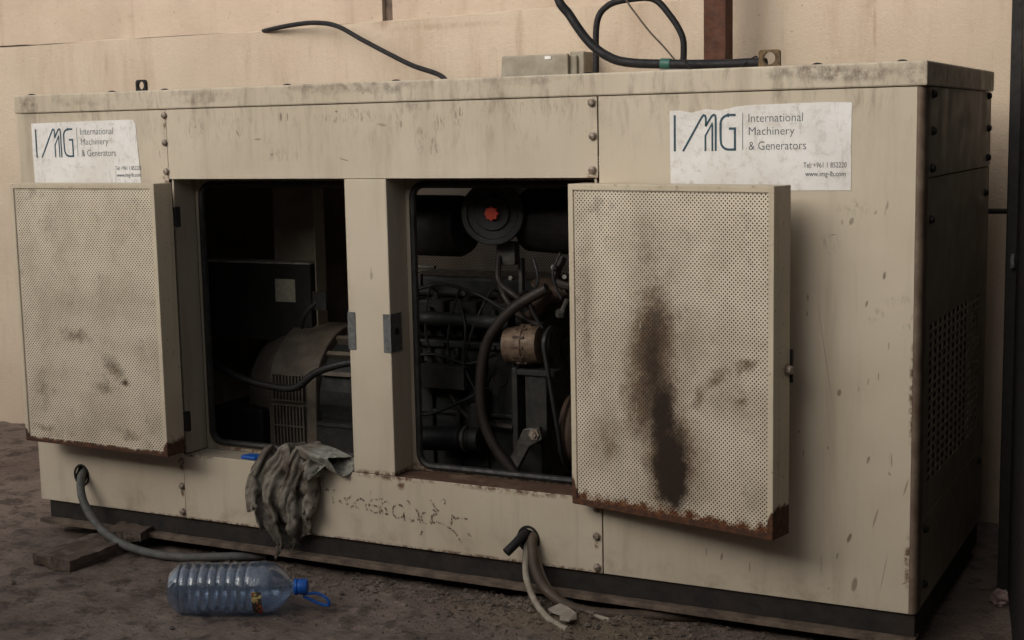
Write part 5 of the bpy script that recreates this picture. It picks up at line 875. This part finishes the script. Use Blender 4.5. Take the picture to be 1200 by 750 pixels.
  -28,81,10,-25,92,8,-21,100,5,-18,106,2,-15,111,1,-11,115,0,-7,118,-2,-1,117,0,4,118,4,8,121,10,13,124,13,20,127,6,27,125,-6,32,121,-15,37,121,-21,40,130,
  -30,45,130,-32,55,137,-31,66,149,-31,74,159,-31,80,164,-32,85,168,-34,90,168,-37,95,165,-40,101,160,-44,107,152,83,5,-120,77,9,-112,69,14,-106,61,10,-98,
  55,4,-88,52,5,-80,51,11,-76,48,12,-71,45,3,-68,40,-7,-66,35,-18,-62,32,-27,-58,26,-23,-54,21,-18,-48,16,-18,-41,13,-22,-35,11,-28,-29,10,-32,-21,13,-29,
  -13,12,-27,-5,9,-28,-1,9,-32,5,10,-37,10,8,-39,16,7,-39,24,8,-35,29,12,-32,35,13,-28,42,12,-23,50,9,-23,59,8,-24,70,11,-23,81,13,-20,91,13,-18,101,12,-16,
  109,11,-14,117,10,-11,123,8,-8,127,6,-3,128,3,1,130,0,6,130,2,12,132,10,21,134,10,31,132,-2,36,126,-14,42,123,-22,47,128,-30,49,121,-32,59,123,-31,69,135,
  -29,77,150,-29,84,159,-30,89,164,-31,94,166,-33,100,165,-36,105,162,-39,112,158,83,0,-114,83,8,-109,77,15,-102,68,15,-94,60,11,-86,55,5,-77,53,6,-71,52,
  9,-66,49,7,-63,45,-2,-61,40,-10,-58,39,-21,-55,34,-26,-49,27,-27,-43,21,-26,-35,19,-24,-27,17,-26,-20,17,-32,-15,17,-35,-7,16,-33,1,15,-28,6,14,-28,12,
  15,-34,16,14,-39,22,13,-41,29,10,-39,35,10,-35,41,11,-30,48,14,-26,55,13,-22,63,10,-19,70,13,-17,80,14,-14,90,14,-12,99,13,-10,108,13,-9,117,16,-8,125,
  17,-7,132,15,-4,136,12,1,139,7,6,141,2,12,143,4,22,143,11,33,141,3,42,132,-11,48,125,-23,54,124,-29,54,112,-31,63,112,-30,74,122,-29,82,136,-27,88,151,
  -27,93,159,-28,99,163,-30,104,165,-32,110,164,-34,118,162,78,1,-116,83,4,-107,83,10,-98,77,13,-90,67,15,-82,60,11,-73,56,3,-68,54,3,-63,52,6,-59,49,2,-55,
  44,-2,-51,41,-11,-48,40,-20,-40,36,-26,-34,31,-29,-26,28,-28,-17,27,-24,-11,26,-26,-5,25,-31,1,25,-32,8,23,-29,14,21,-25,19,19,-25,24,19,-29,29,20,-33,
  35,19,-35,42,17,-34,49,16,-33,56,17,-30,63,18,-25,70,19,-18,74,20,-14,82,20,-11,90,18,-8,98,15,-6,106,13,-4,114,15,-3,123,18,-2,132,20,-3,140,18,0,147,
  14,6,151,9,14,153,3,22,154,8,35,151,7,46,140,-8,51,131,-20,56,121,-26,59,107,-29,68,104,-29,78,111,-28,86,123,-26,93,138,-25,98,153,-25,103,160,-26,109,
  163,-28,116,165,-30,123,164,80,-6,-113,79,0,-107,82,5,-98,83,9,-87,76,11,-78,68,14,-69,61,8,-62,57,0,-58,55,3,-53,52,6,-49,47,3,-45,42,-1,-42,39,-7,-36,
  40,-14,-28,39,-19,-20,38,-22,-10,38,-19,-3,35,-18,4,33,-19,9,34,-22,14,35,-25,21,33,-25,27,30,-22,33,27,-20,37,24,-20,42,22,-20,48,22,-21,54,24,-22,59,
  26,-21,65,28,-20,73,30,-19,80,30,-18,87,28,-17,94,26,-14,102,23,-10,108,19,-4,114,15,1,120,16,3,130,20,3,141,23,4,152,20,8,157,15,16,159,7,24,160,5,37,
  158,8,49,152,-5,53,138,-16,55,121,-22,62,106,-26,73,101,-27,83,103,-27,92,113,-25,98,126,-24,104,142,-22,109,155,-23,114,161,-24,121,164,-26,128,166,85,
  -4,-107,78,-4,-104,77,1,-99,79,4,-88,81,5,-76,77,11,-66,69,12,-58,63,3,-53,58,1,-47,53,6,-43,48,8,-40,44,6,-35,39,2,-30,36,-3,-24,33,-7,-17,34,-8,-10,36,
  -6,-3,37,-4,5,35,-5,12,37,-8,19,38,-11,25,40,-15,32,41,-18,38,40,-19,44,37,-18,50,34,-13,52,33,-10,57,31,-9,63,28,-7,69,28,-6,75,31,-6,82,34,-7,88,34,-6,
  95,34,-7,102,33,-8,110,30,-7,117,24,-2,123,20,6,129,19,10,139,23,11,152,24,13,159,19,18,163,12,26,165,7,38,164,8,50,159,-3,52,148,-11,57,127,-17,67,111,
  -22,78,101,-24,88,100,-25,96,105,-24,104,116,-22,110,131,-21,115,146,-20,120,157,-21,125,163,-22,128,166,87,-12,-103,80,-6,-99,74,-3,-97,72,1,-91,76,2,
  -78,80,5,-65,77,11,-56,70,10,-49,62,4,-43,56,3,-38,50,10,-35,45,11,-30,42,7,-24,37,5,-18,31,3,-16,27,2,-11,27,-2,-5,27,-5,2,26,-7,9,25,-9,17,26,-10,25,
  29,-11,32,33,-10,39,38,-8,45,41,-6,52,42,-6,59,42,-7,66,40,-8,73,39,-5,78,37,1,80,37,6,84,37,6,90,36,6,97,34,5,103,33,4,108,36,2,115,33,0,124,29,5,133,
  24,14,140,21,19,151,23,21,160,23,24,165,17,29,169,11,39,169,9,51,165,2,54,157,-5,62,137,-11,71,119,-17,81,106,-20,91,100,-22,101,101,-22,109,109,-21,115,
  122,-19,121,137,-17,125,152,-18,128,160,-18,129,165,92,-12,-96,81,-10,-95,74,-8,-92,69,-4,-90,69,0,-81,74,2,-68,79,4,-55,76,12,-46,69,11,-39,61,4,-34,54,
  7,-29,49,13,-25,44,11,-18,39,10,-13,34,6,-10,30,8,-8,30,3,-3,26,2,3,22,1,9,21,-2,17,20,-2,25,22,-3,33,25,-4,40,29,-3,47,34,0,54,36,0,62,42,-1,69,46,-2,
  76,46,-1,83,44,2,88,44,8,92,45,10,98,45,7,103,43,7,108,40,10,110,36,13,112,33,11,118,33,12,129,32,17,143,27,25,153,21,29,160,22,32,165,21,35,170,15,41,
  172,10,51,169,7,57,162,2,65,149,-5,74,130,-11,84,114,-16,94,104,-18,105,101,-19,114,105,-19,121,115,-18,126,128,-16,128,143,-15,129,156,-15,129,162,95,
  -11,-86,83,-9,-89,74,-10,-87,68,-10,-86,65,-6,-80,67,-2,-70,73,-2,-58,78,3,-45,76,11,-36,70,9,-29,62,9,-24,55,13,-19,49,13,-14,43,11,-9,38,8,-5,33,12,-3,
  33,8,3,28,7,7,24,6,13,24,3,19,22,3,26,23,3,33,27,1,39,28,2,47,31,5,55,35,5,65,41,6,73,48,5,79,49,5,85,50,2,92,51,4,98,52,10,104,50,13,109,47,14,114,46,
  13,118,42,15,120,39,19,119,33,22,123,33,25,136,36,30,152,29,34,160,22,40,165,21,43,170,20,45,173,16,54,172,12,60,166,8,68,158,2,76,142,-5,86,124,-10,97,
  111,-14,108,104,-16,118,104,-16,125,110,-16,128,120,-14,128,133,-13,129,147,-12,129,158,99,-14,-77,86,-11,-82,76,-8,-81,69,-11,-80,65,-12,-76,63,-8,-69,
  66,-6,-58,72,-6,-46,77,1,-35,77,8,-25,71,10,-20,65,10,-15,58,9,-9,51,10,-5,45,11,0,40,15,3,36,10,8,33,7,12,30,10,18,30,6,23,29,4,28,31,6,35,34,7,41,37,
  7,49,38,10,58,41,11,68,46,13,77,53,12,85,57,8,89,60,3,96,59,1,104,56,5,110,54,9,116,53,16,117,50,19,119,47,21,122,45,23,126,40,23,129,37,30,130,36,36,141,
  34,43,157,28,47,164,23,50,169,22,52,174,20,58,173,17,64,169,13,71,163,9,79,154,2,89,136,-4,100,120,-8,111,110,-11,121,106,-13,127,107,-13,128,114,-13,129,
  124,-12,129,136,-11,129,148,98,-9,-69,89,-16,-76,79,-13,-77,72,-10,-74,67,-13,-70,63,-15,-65,62,-12,-56,65,-10,-45,69,-8,-35,71,-1,-26,74,2,-16,74,7,-8,
  69,10,-4,62,13,-1,57,16,4,52,15,9,48,9,11,45,8,17,43,8,23,42,3,26,43,3,32,45,6,39,48,9,46,51,11,54,54,11,63,56,8,72,61,10,80,65,14,88,69,13,95,72,9,102,
  70,5,109,64,5,115,61,7,121,57,14,124,54,20,123,50,25,120,46,28,121,43,28,129,38,33,134,29,40,135,27,49,146,30,52,159,28,52,167,26,56,172,24,62,173,21,68,
  171,18,74,167,14,82,160,9,92,148,3,103,131,-2,114,118,-7,124,110,-9,128,108,-11,129,110,-11,129,117,-11,129,126,-10,130,135,94,-4,-62,90,-17,-67,82,-21,
  -73,75,-16,-68,70,-13,-63,67,-17,-59,65,-19,-53,65,-17,-45,64,-15,-37,63,-9,-27,66,-7,-17,69,-4,-6,73,-1,1,72,4,7,69,9,13,66,7,18,62,2,21,60,1,26,58,-2,
  29,57,-6,35,57,-6,43,59,-4,50,61,-2,57,68,2,61,72,3,70,75,2,80,76,0,89,77,2,98,82,7,102,84,13,105,78,15,109,70,14,113,68,13,120,64,16,125,59,23,128,53,
  27,125,49,32,120,44,34,122,41,38,130,31,45,133,20,51,135,26,51,151,29,55,161,28,62,168,27,68,172,25,73,172,22,78,170,19,86,164,15,95,157,10,106,143,4,117,
  128,-1,126,117,-5,128,110,-7,129,109,-8,129,111,-9,129,116,-10,130,122,88,-2,-56,92,-14,-56,87,-23,-63,80,-25,-63,75,-18,-57,72,-16,-53,69,-21,-49,67,-23,
  -43,67,-20,-36,67,-18,-27,66,-17,-17,65,-16,-7,67,-12,3,69,-8,11,72,-6,19,76,-6,25,75,-9,31,73,-11,34,73,-10,39,75,-10,46,75,-11,52,76,-10,57,77,-14,63,
  82,-12,68,86,-10,77,89,-9,88,88,-11,97,87,-8,107,88,-3,113,89,6,117,86,13,118,81,14,118,75,18,118,70,23,121,66,28,127,59,30,130,52,34,126,47,38,121,40,
  40,125,31,46,127,22,53,122,27,55,137,31,62,155,31,69,163,30,74,169,29,78,172,27,83,172,24,90,168,20,99,162,17,109,155,11,119,140,5,127,126,1,129,117,-3,
  129,111,-5,129,109,-7,130,110,-8,130,113,95,-4,-48,92,-11,-47,91,-20,-51,88,-29,-56,83,-27,-53,79,-20,-49,76,-20,-44,72,-25,-40,71,-25,-33,70,-24,-25,71,
  -20,-17,72,-18,-6,72,-19,4,76,-15,11,78,-16,20,81,-19,29,83,-21,37,84,-19,43,85,-20,50,88,-17,55,90,-15,61,89,-18,65,87,-23,71,85,-25,77,84,-23,85,85,-21,
  94,82,-19,99,80,-17,107,80,-11,115,81,-3,120,83,7,124,83,14,128,79,15,127,76,23,125,71,34,125,64,39,130,53,42,129,46,44,127,40,48,130,34,53,126,27,54,113,
  29,61,125,32,69,143,33,75,158,33,80,165,32,84,170,31,88,172,28,94,171,25,102,167,22,112,161,18,122,153,12,128,138,7,129,126,3,129,117,-1,130,112,-3,130,
  109,-6,130,108,101,-10,-48,97,-13,-44,96,-17,-39,96,-25,-45,93,-32,-49,89,-28,-45,85,-23,-39,79,-27,-36,75,-30,-31,74,-28,-23,76,-24,-13,78,-22,-3,79,-24,
  8,84,-19,15,86,-16,24,88,-17,33,92,-21,41,93,-23,49,92,-25,57,94,-23,64,95,-20,71,94,-20,76,91,-23,81,89,-29,85,86,-32,91,84,-29,99,85,-23,104,83,-23,111,
  82,-18,117,84,-10,122,85,-2,126,83,6,131,80,13,136,76,21,133,75,34,132,69,45,129,57,46,126,50,49,131,42,54,130,36,59,118,30,60,106,30,67,115,33,75,132,
  35,81,151,36,85,161,36,89,168,34,93,172,33,98,173,30,106,171,27,115,166,23,124,160,19,128,152,14,129,138,9,129,127,5,130,119,1,130,113,-2,131,109,101,-17,
  -45,103,-11,-42,103,-11,-35,104,-19,-35,103,-27,-40,100,-32,-41,96,-29,-38,89,-31,-36,83,-32,-30,81,-31,-21,81,-30,-10,84,-29,1,86,-27,11,90,-22,20,93,
  -17,27,94,-14,36,98,-17,45,99,-21,52,99,-22,60,99,-25,67,98,-26,74,97,-25,81,96,-24,87,94,-27,92,91,-32,97,89,-31,104,91,-26,110,88,-26,116,86,-23,122,
  86,-16,126,86,-9,130,82,-1,133,80,8,138,78,19,139,75,32,141,72,45,140,60,50,133,50,52,126,39,52,117,35,58,104,33,65,101,33,73,109,34,80,123,37,85,141,39,
  89,157,39,93,165,38,97,171,37,102,173,35,109,173,32,118,170,29,127,165,25,129,160,21,129,152,16,130,140,12,130,130,8,131,123,4,131,117,104,-15,-38,106,
  -12,-41,106,-7,-40,106,-10,-34,107,-17,-32,107,-26,-35,106,-32,-35,101,-32,-31,95,-27,-28,92,-24,-20,91,-23,-9,94,-25,1,98,-26,11,102,-23,21,104,-19,29,
  105,-14,36,106,-12,45,106,-14,54,106,-16,63,106,-19,71,107,-24,77,106,-27,84,106,-27,91,103,-25,97,101,-26,103,99,-29,108,99,-27,114,96,-25,119,93,-22,
  124,91,-17,129,89,-12,133,86,-4,138,83,5,142,82,17,146,78,30,149,72,43,150,64,55,145,52,56,133,44,55,118,40,62,107,37,71,104,36,78,107,37,84,117,38,88,
  132,41,92,151,42,96,161,41,100,168,40,105,173,39,112,174,36,121,173,33,127,170,30,129,165,27,129,160,24,130,155,19,130,145,15,131,137,11,131,130,105,-19,
  -41,107,-13,-39,107,-8,-43,108,-4,-39,108,-7,-32,109,-14,-31,109,-24,-32,108,-28,-28,107,-25,-23,105,-20,-18,105,-20,-8,106,-16,-1,107,-16,8,108,-15,17,
  110,-13,26,111,-11,34,111,-11,43,111,-13,52,111,-15,62,111,-16,71,112,-17,79,112,-19,86,116,-20,93,115,-20,100,113,-19,107,109,-18,111,105,-14,114,100,
  -12,116,96,-10,119,95,-9,125,94,-7,132,91,-3,139,88,4,146,84,13,153,80,25,156,76,39,157,69,51,156,56,52,146,51,57,129,47,67,117,43,76,110,40,82,109,40,
  87,114,41,91,126,43,94,142,44,99,157,44,103,165,44,108,170,42,115,174,40,123,174,38,128,173,35,129,169,32,130,165,29,130,161,26,131,157,23,131,152,19,131,
  146,104,-22,-49,107,-18,-41,108,-12,-43,109,-5,-40,110,-2,-34,111,-5,-30,112,-13,-28,111,-19,-23,112,-20,-18,111,-15,-14,112,-16,-7,111,-8,-3,111,-2,4,
  111,1,13,111,3,22,112,3,30,112,2,39,112,1,48,111,-2,56,109,-6,64,108,-6,71,109,-6,79,110,-5,87,113,-4,94,115,-2,102,116,-1,109,114,0,115,110,3,118,105,
  4,119,100,5,122,95,5,128,92,6,136,91,10,145,89,16,155,82,23,158,76,33,161,71,46,161,63,52,157,59,61,144,54,71,130,49,79,120,45,85,114,44,89,115,43,93,122,
  45,98,136,47,102,152,47,106,161,46,111,167,46,118,171,44,126,173,42,129,173,40,129,172,37,130,169,34,130,166,31,131,163,28,131,160,26,132,158,104,-23,-61,
  107,-23,-48,109,-17,-42,110,-10,-38,111,-5,-37,113,-4,-32,113,-6,-27,114,-11,-23,116,-13,-18,116,-11,-12,116,-11,-4,116,-6,2,116,0,8,116,1,16,116,1,23,
  116,-3,29,116,-5,37,115,-5,46,115,-7,55,114,-7,63,112,-3,69,112,2,76,112,6,82,113,10,88,117,13,96,116,15,104,114,15,111,116,17,117,112,18,120,105,18,121,
  99,18,125,95,18,134,91,20,143,89,23,154,86,27,160,79,33,163,73,41,165,69,53,162,66,63,156,61,73,143,55,81,130,51,87,121,48,92,117,47,96,121,47,101,130,
  48,106,143,50,110,156,49,116,162,48,123,167,47,128,170,45,129,172,43,129,172,41,130,171,39,131,169,36,131,167,33,132,165,31,132,164,103,-33,-50,107,-31,
  -55,109,-23,-50,111,-18,-42,113,-13,-38,114,-11,-32,115,-7,-28,116,-6,-22,118,-6,-16,119,-6,-10,119,-4,-4,120,-3,5,120,-1,12,119,4,17,120,2,24,120,-1,31,
  118,1,38,117,2,46,117,0,54,117,-1,63,116,-1,72,116,-1,79,116,1,86,126,7,93,126,11,100,127,13,108,124,11,113,123,10,119,121,11,124,115,13,128,112,19,132,
  106,24,138,98,28,146,92,32,154,87,34,160,84,37,165,78,43,168,75,55,167,71,66,162,68,75,156,62,82,142,57,88,129,53,94,121,51,99,120,50,105,125,50,110,134,
  51,115,146,52,122,156,51,127,161,50,129,165,48,129,168,47,130,169,45,130,170,42,131,169,40,131,168,38,132,167,36,132,166,107,-45,-40,106,-44,-51,109,-38,
  -48,113,-31,-42,115,-25,-37,117,-20,-31,118,-14,-26,119,-8,-21,120,-4,-16,120,-1,-10,120,2,-2,121,3,7,122,1,15,122,8,20,122,7,27,121,5,35,119,8,40,118,
  8,48,118,7,56,117,5,65,118,4,74,119,3,83,132,1,91,128,2,98,127,5,105,133,8,111,133,13,115,130,18,118,127,21,123,126,20,131,126,18,139,119,22,146,110,28,
  153,100,35,157,92,40,161,86,44,165,83,49,170,79,58,170,76,68,167,73,76,161,69,84,153,63,90,138,58,96,127,55,102,121,53,108,121,52,114,125,52,121,134,52,
  126,144,53,128,154,52,129,159,51,129,162,49,130,164,47,130,166,45,131,166,43,131,165,41,132,165,39,132,165,99,-43,-35,103,-50,-40,108,-50,-37,111,-44,-32,
  114,-37,-26,117,-31,-22,119,-26,-17,120,-20,-13,121,-14,-9,122,-8,-6,123,-2,0,124,2,8,124,5,17,125,9,26,124,11,34,123,11,42,122,11,50,121,9,58,120,7,65,
  121,5,73,122,4,81,122,4,89,137,3,96,133,0,104,129,0,111,133,6,118,136,15,121,136,23,120,136,26,124,137,23,132,136,23,140,130,26,147,121,33,155,110,38,159,
  99,40,163,90,46,167,86,54,171,83,63,172,81,71,170,78,78,165,74,85,159,69,92,147,64,98,133,59,105,123,56,112,118,54,119,118,53,125,123,52,128,129,52,129,
  138,52,129,146,52,130,153,51,130,157,50,131,159,48,131,160,46,132,160,44,132,160,42,132,161,86,-42,-38,95,-43,-34,103,-47,-28,107,-43,-22,110,-38,-16,112,
  -31,-13,115,-31,-9,117,-29,-4,118,-24,-1,119,-18,1,120,-15,6,122,-12,14,124,-9,23,125,-7,34,125,-4,44,125,-3,53,124,-2,61,124,-3,68,125,-4,76,126,-5,83,
  150,-5,90,147,-5,96,143,-3,103,141,-2,111,136,-2,118,134,4,124,136,14,127,141,21,124,142,28,126,139,29,131,133,28,135,126,28,138,120,35,144,111,42,152,
  99,44,158,91,50,164,89,59,169,87,67,172,85,75,172,82,81,168,79,87,162,75,94,155,69,101,140,64,108,127,60,115,118,56,123,114,54,128,114,53,129,117,52,129,
  122,52,130,129,52,130,136,51,131,141,50,131,145,49,131,147,47,132,149,45,132,150,44,133,153,87,-52,-33,89,-43,-29,94,-40,-24,101,-36,-20,105,-34,-13,107,
  -31,-6,110,-34,-1,112,-36,3,113,-32,7,114,-26,9,115,-21,13,116,-20,20,118,-23,30,120,-23,41,121,-22,51,122,-22,61,121,-21,68,121,-20,75,122,-21,81,124,
  -22,88,146,-23,93,142,-21,98,140,-18,104,144,-13,111,146,-8,119,143,-2,127,141,6,132,145,16,132,145,27,132,140,33,132,133,30,130,124,30,131,115,36,134,
  106,44,139,97,48,150,93,56,159,92,64,166,91,72,170,89,78,172,87,84,170,83,90,165,80,96,159,75,103,147,69,110,132,64,118,121,60,126,113,57,128,109,55,129,
  108,53,129,111,52,130,115,52,130,120,50,131,124,49,131,126,48,132,128,46,132,130,44,133,131,43,133,134,95,-50,-27,88,-46,-25,89,-40,-22,94,-35,-18,97,-32,
  -9,100,-32,-1,104,-36,4,106,-40,7,107,-39,11,108,-33,13,108,-28,17,110,-27,25,112,-30,35,113,-32,46,115,-34,58,116,-36,67,118,-39,75,119,-39,81,119,-38,
  87,136,-38,92,140,-39,97,142,-38,102,141,-35,109,146,-29,116,151,-20,122,153,-11,127,151,-2,134,150,9,139,147,22,139,142,33,136,133,35,131,125,38,130,115,
  41,130,104,45,131,94,53,138,95,61,154,94,69,162,94,76,168,93,82,171,90,88,170,88,93,167,84,99,162,80,105,155,75,112,139,69,120,126,65,127,116,61,129,109,
  58,129,105,56,130,104,54,130,106,52,131,108,51,131,110,49,132,111,47,132,112,45,132,112,44,133,114,42,133,115,91,-48,-34,93,-47,-23,86,-42,-20,92,-32,-20,
  94,-36,-9,93,-37,-1,95,-39,7,97,-45,10,100,-45,16,99,-39,18,100,-35,23,104,-36,30,106,-40,39,108,-44,50,110,-47,61,111,-50,71,114,-52,80,117,-54,86,134,
  -54,92,130,-53,97,133,-51,104,141,-54,106,148,-49,111,154,-43,116,160,-34,121,163,-25,126,162,-12,132,159,2,136,155,17,139,150,31,138,135,36,136,126,44,
  131,116,46,126,108,50,133,94,57,127,96,66,144,97,74,158,97,80,164,96,86,169,94,91,170,92,97,168,89,102,164,85,107,158,80,114,148,75,122,134,70,128,122,
  66,129,113,62,129,107,59,130,103,57,130,102,55,131,102,53,131,101,50,132,100,48,132,100,46,133,100,44,133,100,43,133,102,]
def rag_mesh():
    mb = MB(); mb.v = [Vector((RAG[3*i]/1000 - 2.09, RAG[3*i+1]/1000 - .03, RAG[3*i+2]/1000 + .13)) for i in range(3249)]
    mb.f = [(i*57+j, i*57+j+57, i*57+j+58, i*57+j+1) for i in range(56) for j in range(56)]
    return mb
def sleeve_mesh():
    mb = MB(); axs = [(-2.05,.03,.285,.040),(-2.01,.016,.284,.050),(-1.975,.004,.281,.052),(-1.94,-.006,.276,.050),(-1.905,-.014,.272,.050),(-1.868,-.022,.268,.052),(-1.872,-.022,.268,.047),(-1.91,-.012,.270,.040),(-1.95,-.004,.274,.03)]
    for q, (x, y, z, r_) in enumerate(axs):
        for k in range(28):
            a = 2*math.pi*k/28; w_ = 1 + .45*noise.noise((math.cos(a)*1.3+4, math.sin(a)*1.3, x*11)) + .22*noise.noise((math.cos(a)*4, math.sin(a)*4, x*30))
            mb.v.append(Vector((x + .030*math.cos(a+.4) + .012*noise.noise((math.cos(a)*3, math.sin(a)*3, 3)), y + r_*.80*w_*math.cos(a), z + r_*.62*w_*math.sin(a) + .010*math.cos(2*a))))
    for q in range(len(axs)-1):
        for k in range(28): mb.f.append((q*28+k, q*28+(k+1) % 28, (q+1)*28+(k+1) % 28, (q+1)*28+k))
    return mb
m = NT('dirty_cloth'); p = m.pos()
c = m.mix(m.rng(m.noise(p, 11, 6, .6), .38, .64), (.24,.215,.175), (.10,.076,.06))
c = m.mix(m.mul(m.rng(m.noise(m.map(p, loc=(4,4,4)), 20, 6, .7), .52, .66), .8), c, (.045,.033,.027))
xx = m.sep(p)[0]; c = m.mix(m.mul(m.rng(m.math('ADD', xx, m.mul(m.noise(p, 25, 4), .05)), -1.985, -1.94), m.rng(m.sep(p)[2], .215, .24)), c, m.mix(m.rng(m.noise(p, 30, 5, .7), .45, .65), (.33,.33,.285), (.17,.15,.125)))
c = m.mix(m.mul(m.rng(m.noise(m.map(p, (1,1,.5)), 42, 5, .75), .52, .64), .6), c, (.26,.235,.19))
M_cloth = m.fin(c, .95, 0, m.bump(m.noise(p, 55, 7, .75), .9, .010), .12)
rg = obj('rag', rag_mesh(), M_cloth, origin=(-2.09,-.03,.24), smooth='all', solid=.0015)
obj('sleeve', sleeve_mesh(), M_cloth, rg, smooth='all', sub=1, label='pale open sleeve end of the rag')
tag(rg, 'crumpled dirty grey rag draped over the sill of the left bay', 'rag')
mb = MB(); mb.prism([(-2.325,.015),(-2.262,.010),(-2.250,.030),(-2.262,.060),(-2.315,.055)], XY, .2345, .2475); bs = obj('blue_scrap', mb, M_blue, bevel=.004); tag(bs, 'small bright blue plastic piece on the sill beside the rag', 'scrap')
M_wood = NT('old_wood'); m = M_wood; p = m.ob()
c = m.mix(m.rng(m.noise(m.map(p, (4, 40, 40)), 1, 6, .65), .35, .66), (.13,.095,.072), (.065,.046,.036)); c = m.mix(m.mul(m.rng(m.noise(p, 18, 6), .5, .7), .6), c, (.19,.155,.13))
M_wood = m.fin(c, .92, 0, m.bump(m.noise(m.map(p, (6, 60, 60)), 1, 7, .7), .9, .012), .2)
def plank(name, c, ang, l, w, t, label, tilt=0):
    mb = MB(); nx_, ny_ = 24, 8
    for s_ in (0, 1):
        for i in range(nx_+1):
            for j in range(ny_+1):
                x = -l/2 + l*i/nx_; y = -w/2 + w*j/ny_
                ex = .016*noise.noise((j*.6, s_*3, ang)) * (1 if i in (0, nx_) else 0); ey = .008*noise.noise((i*.5, s_*5, ang))*(1 if j in (0, ny_) else 0)
                mb.v.append(Vector((x+ex, y+ey, s_*t + .010*noise.noise((x*11, y*18, s_*9+ang)) + .006*noise.noise((x*30, y*45, s_)))))
    K = (nx_+1)*(ny_+1); I = lambda s_, i, j: s_*K + i*(ny_+1) + j
    for i in range(nx_):
        for j in range(ny_): mb.f += [(I(1,i,j), I(1,i+1,j), I(1,i+1,j+1), I(1,i,j+1)), (I(0,i,j), I(0,i,j+1), I(0,i+1,j+1), I(0,i+1,j))]
    for i in range(nx_): mb.f += [(I(0,i,0), I(0,i+1,0), I(1,i+1,0), I(1,i,0)), (I(0,i,ny_), I(1,i,ny_), I(1,i+1,ny_), I(0,i+1,ny_))]
    for j in range(ny_): mb.f += [(I(0,0,j), I(1,0,j), I(1,0,j+1), I(0,0,j+1)), (I(0,nx_,j), I(0,nx_,j+1), I(1,nx_,j+1), I(1,nx_,j))]
    o_ = obj(name, mb, M_wood, origin=(0,0,0), smooth=True); o_.location = c; o_.rotation_euler = (0, R(tilt), R(ang)); return tag(o_, label, 'timber', 'timber pieces under the base rail')
plank('timber_plank', (-2.865,-.13,GZ+.002), 86, .44, .185, .042, 'weathered split plank lying half under the base rail')
plank('timber_plank', (-2.80,-.045,GZ+.045), 12, .15, .10, .034, 'short brown wood offcut wedged under the base rail on the plank')
plank('timber_plank', (-2.95,-.03,GZ+.0), 55, .14, .05, .022, 'small wood splinter left of the plank near the housing corner')
mb = MB(); pts = [(-1.065,-.140),(-1.040,-.105),(-1.005,-.125),(-.965,-.150),(-.945,-.190),(-.95,-.235),(-.985,-.225),(-1.01,-.175),(-1.04,-.165)]
mb.prism(pts, lambda u, w, d: (u, w, GZ + gh(-1.0,-.17) + .012 + d + .02*noise.noise((u*20, w*20, 1))), 0, .006); sc = obj('flat_scrap', mb, plain('scrap_pale', (.34,.29,.24), (.25,.21,.17), .8, scale=40), bevel=.002); tag(sc, 'pale flat broken scrap lying under the white cables', 'scrap')
mb = MB(); mb.prism([(-1.13,-.015),(-1.075,-.03),(-1.04,-.005),(-1.06,.03),(-1.11,.03)], lambda u, w, d: (u, w, GZ + .022 + d + .25*(w+.03) + .012*noise.noise((u*30, w*30, 2))), 0, .004); sc = obj('blue_bag_scrap', mb, plain('scrap_blue', (.012,.07,.15), (.008,.04,.09), .5, scale=50)); tag(sc, 'crumpled blue plastic scrap under the base rail behind the cables', 'scrap')

mb = MB(); n_, k_ = 10, 14
for i in range(n_+1):
    for j in range(k_):
        a, b_ = math.pi*i/n_, 2*math.pi*j/k_; q = Vector((math.sin(a)*math.cos(b_), math.sin(a)*math.sin(b_), math.cos(a)*.7))
        mb.v.append(Vector((.150,.555,GZ+.030)) + q*.030*(1 + .9*noise.noise(q*2.7) + .5*noise.noise(q*6)))
mb.f = [(i*k_+j, i*k_+(j+1) % k_, (i+1)*k_+(j+1) % k_, (i+1)*k_+j) for i in range(n_) for j in range(k_)]
wr = obj('crumpled_wrapper', mb, plain('wrapper_pink', (.34,.20,.18), (.20,.16,.15), .5, scale=60), smooth=True); tag(wr, 'small crumpled pinkish wrapper at the foot of the black gate post', 'litter')
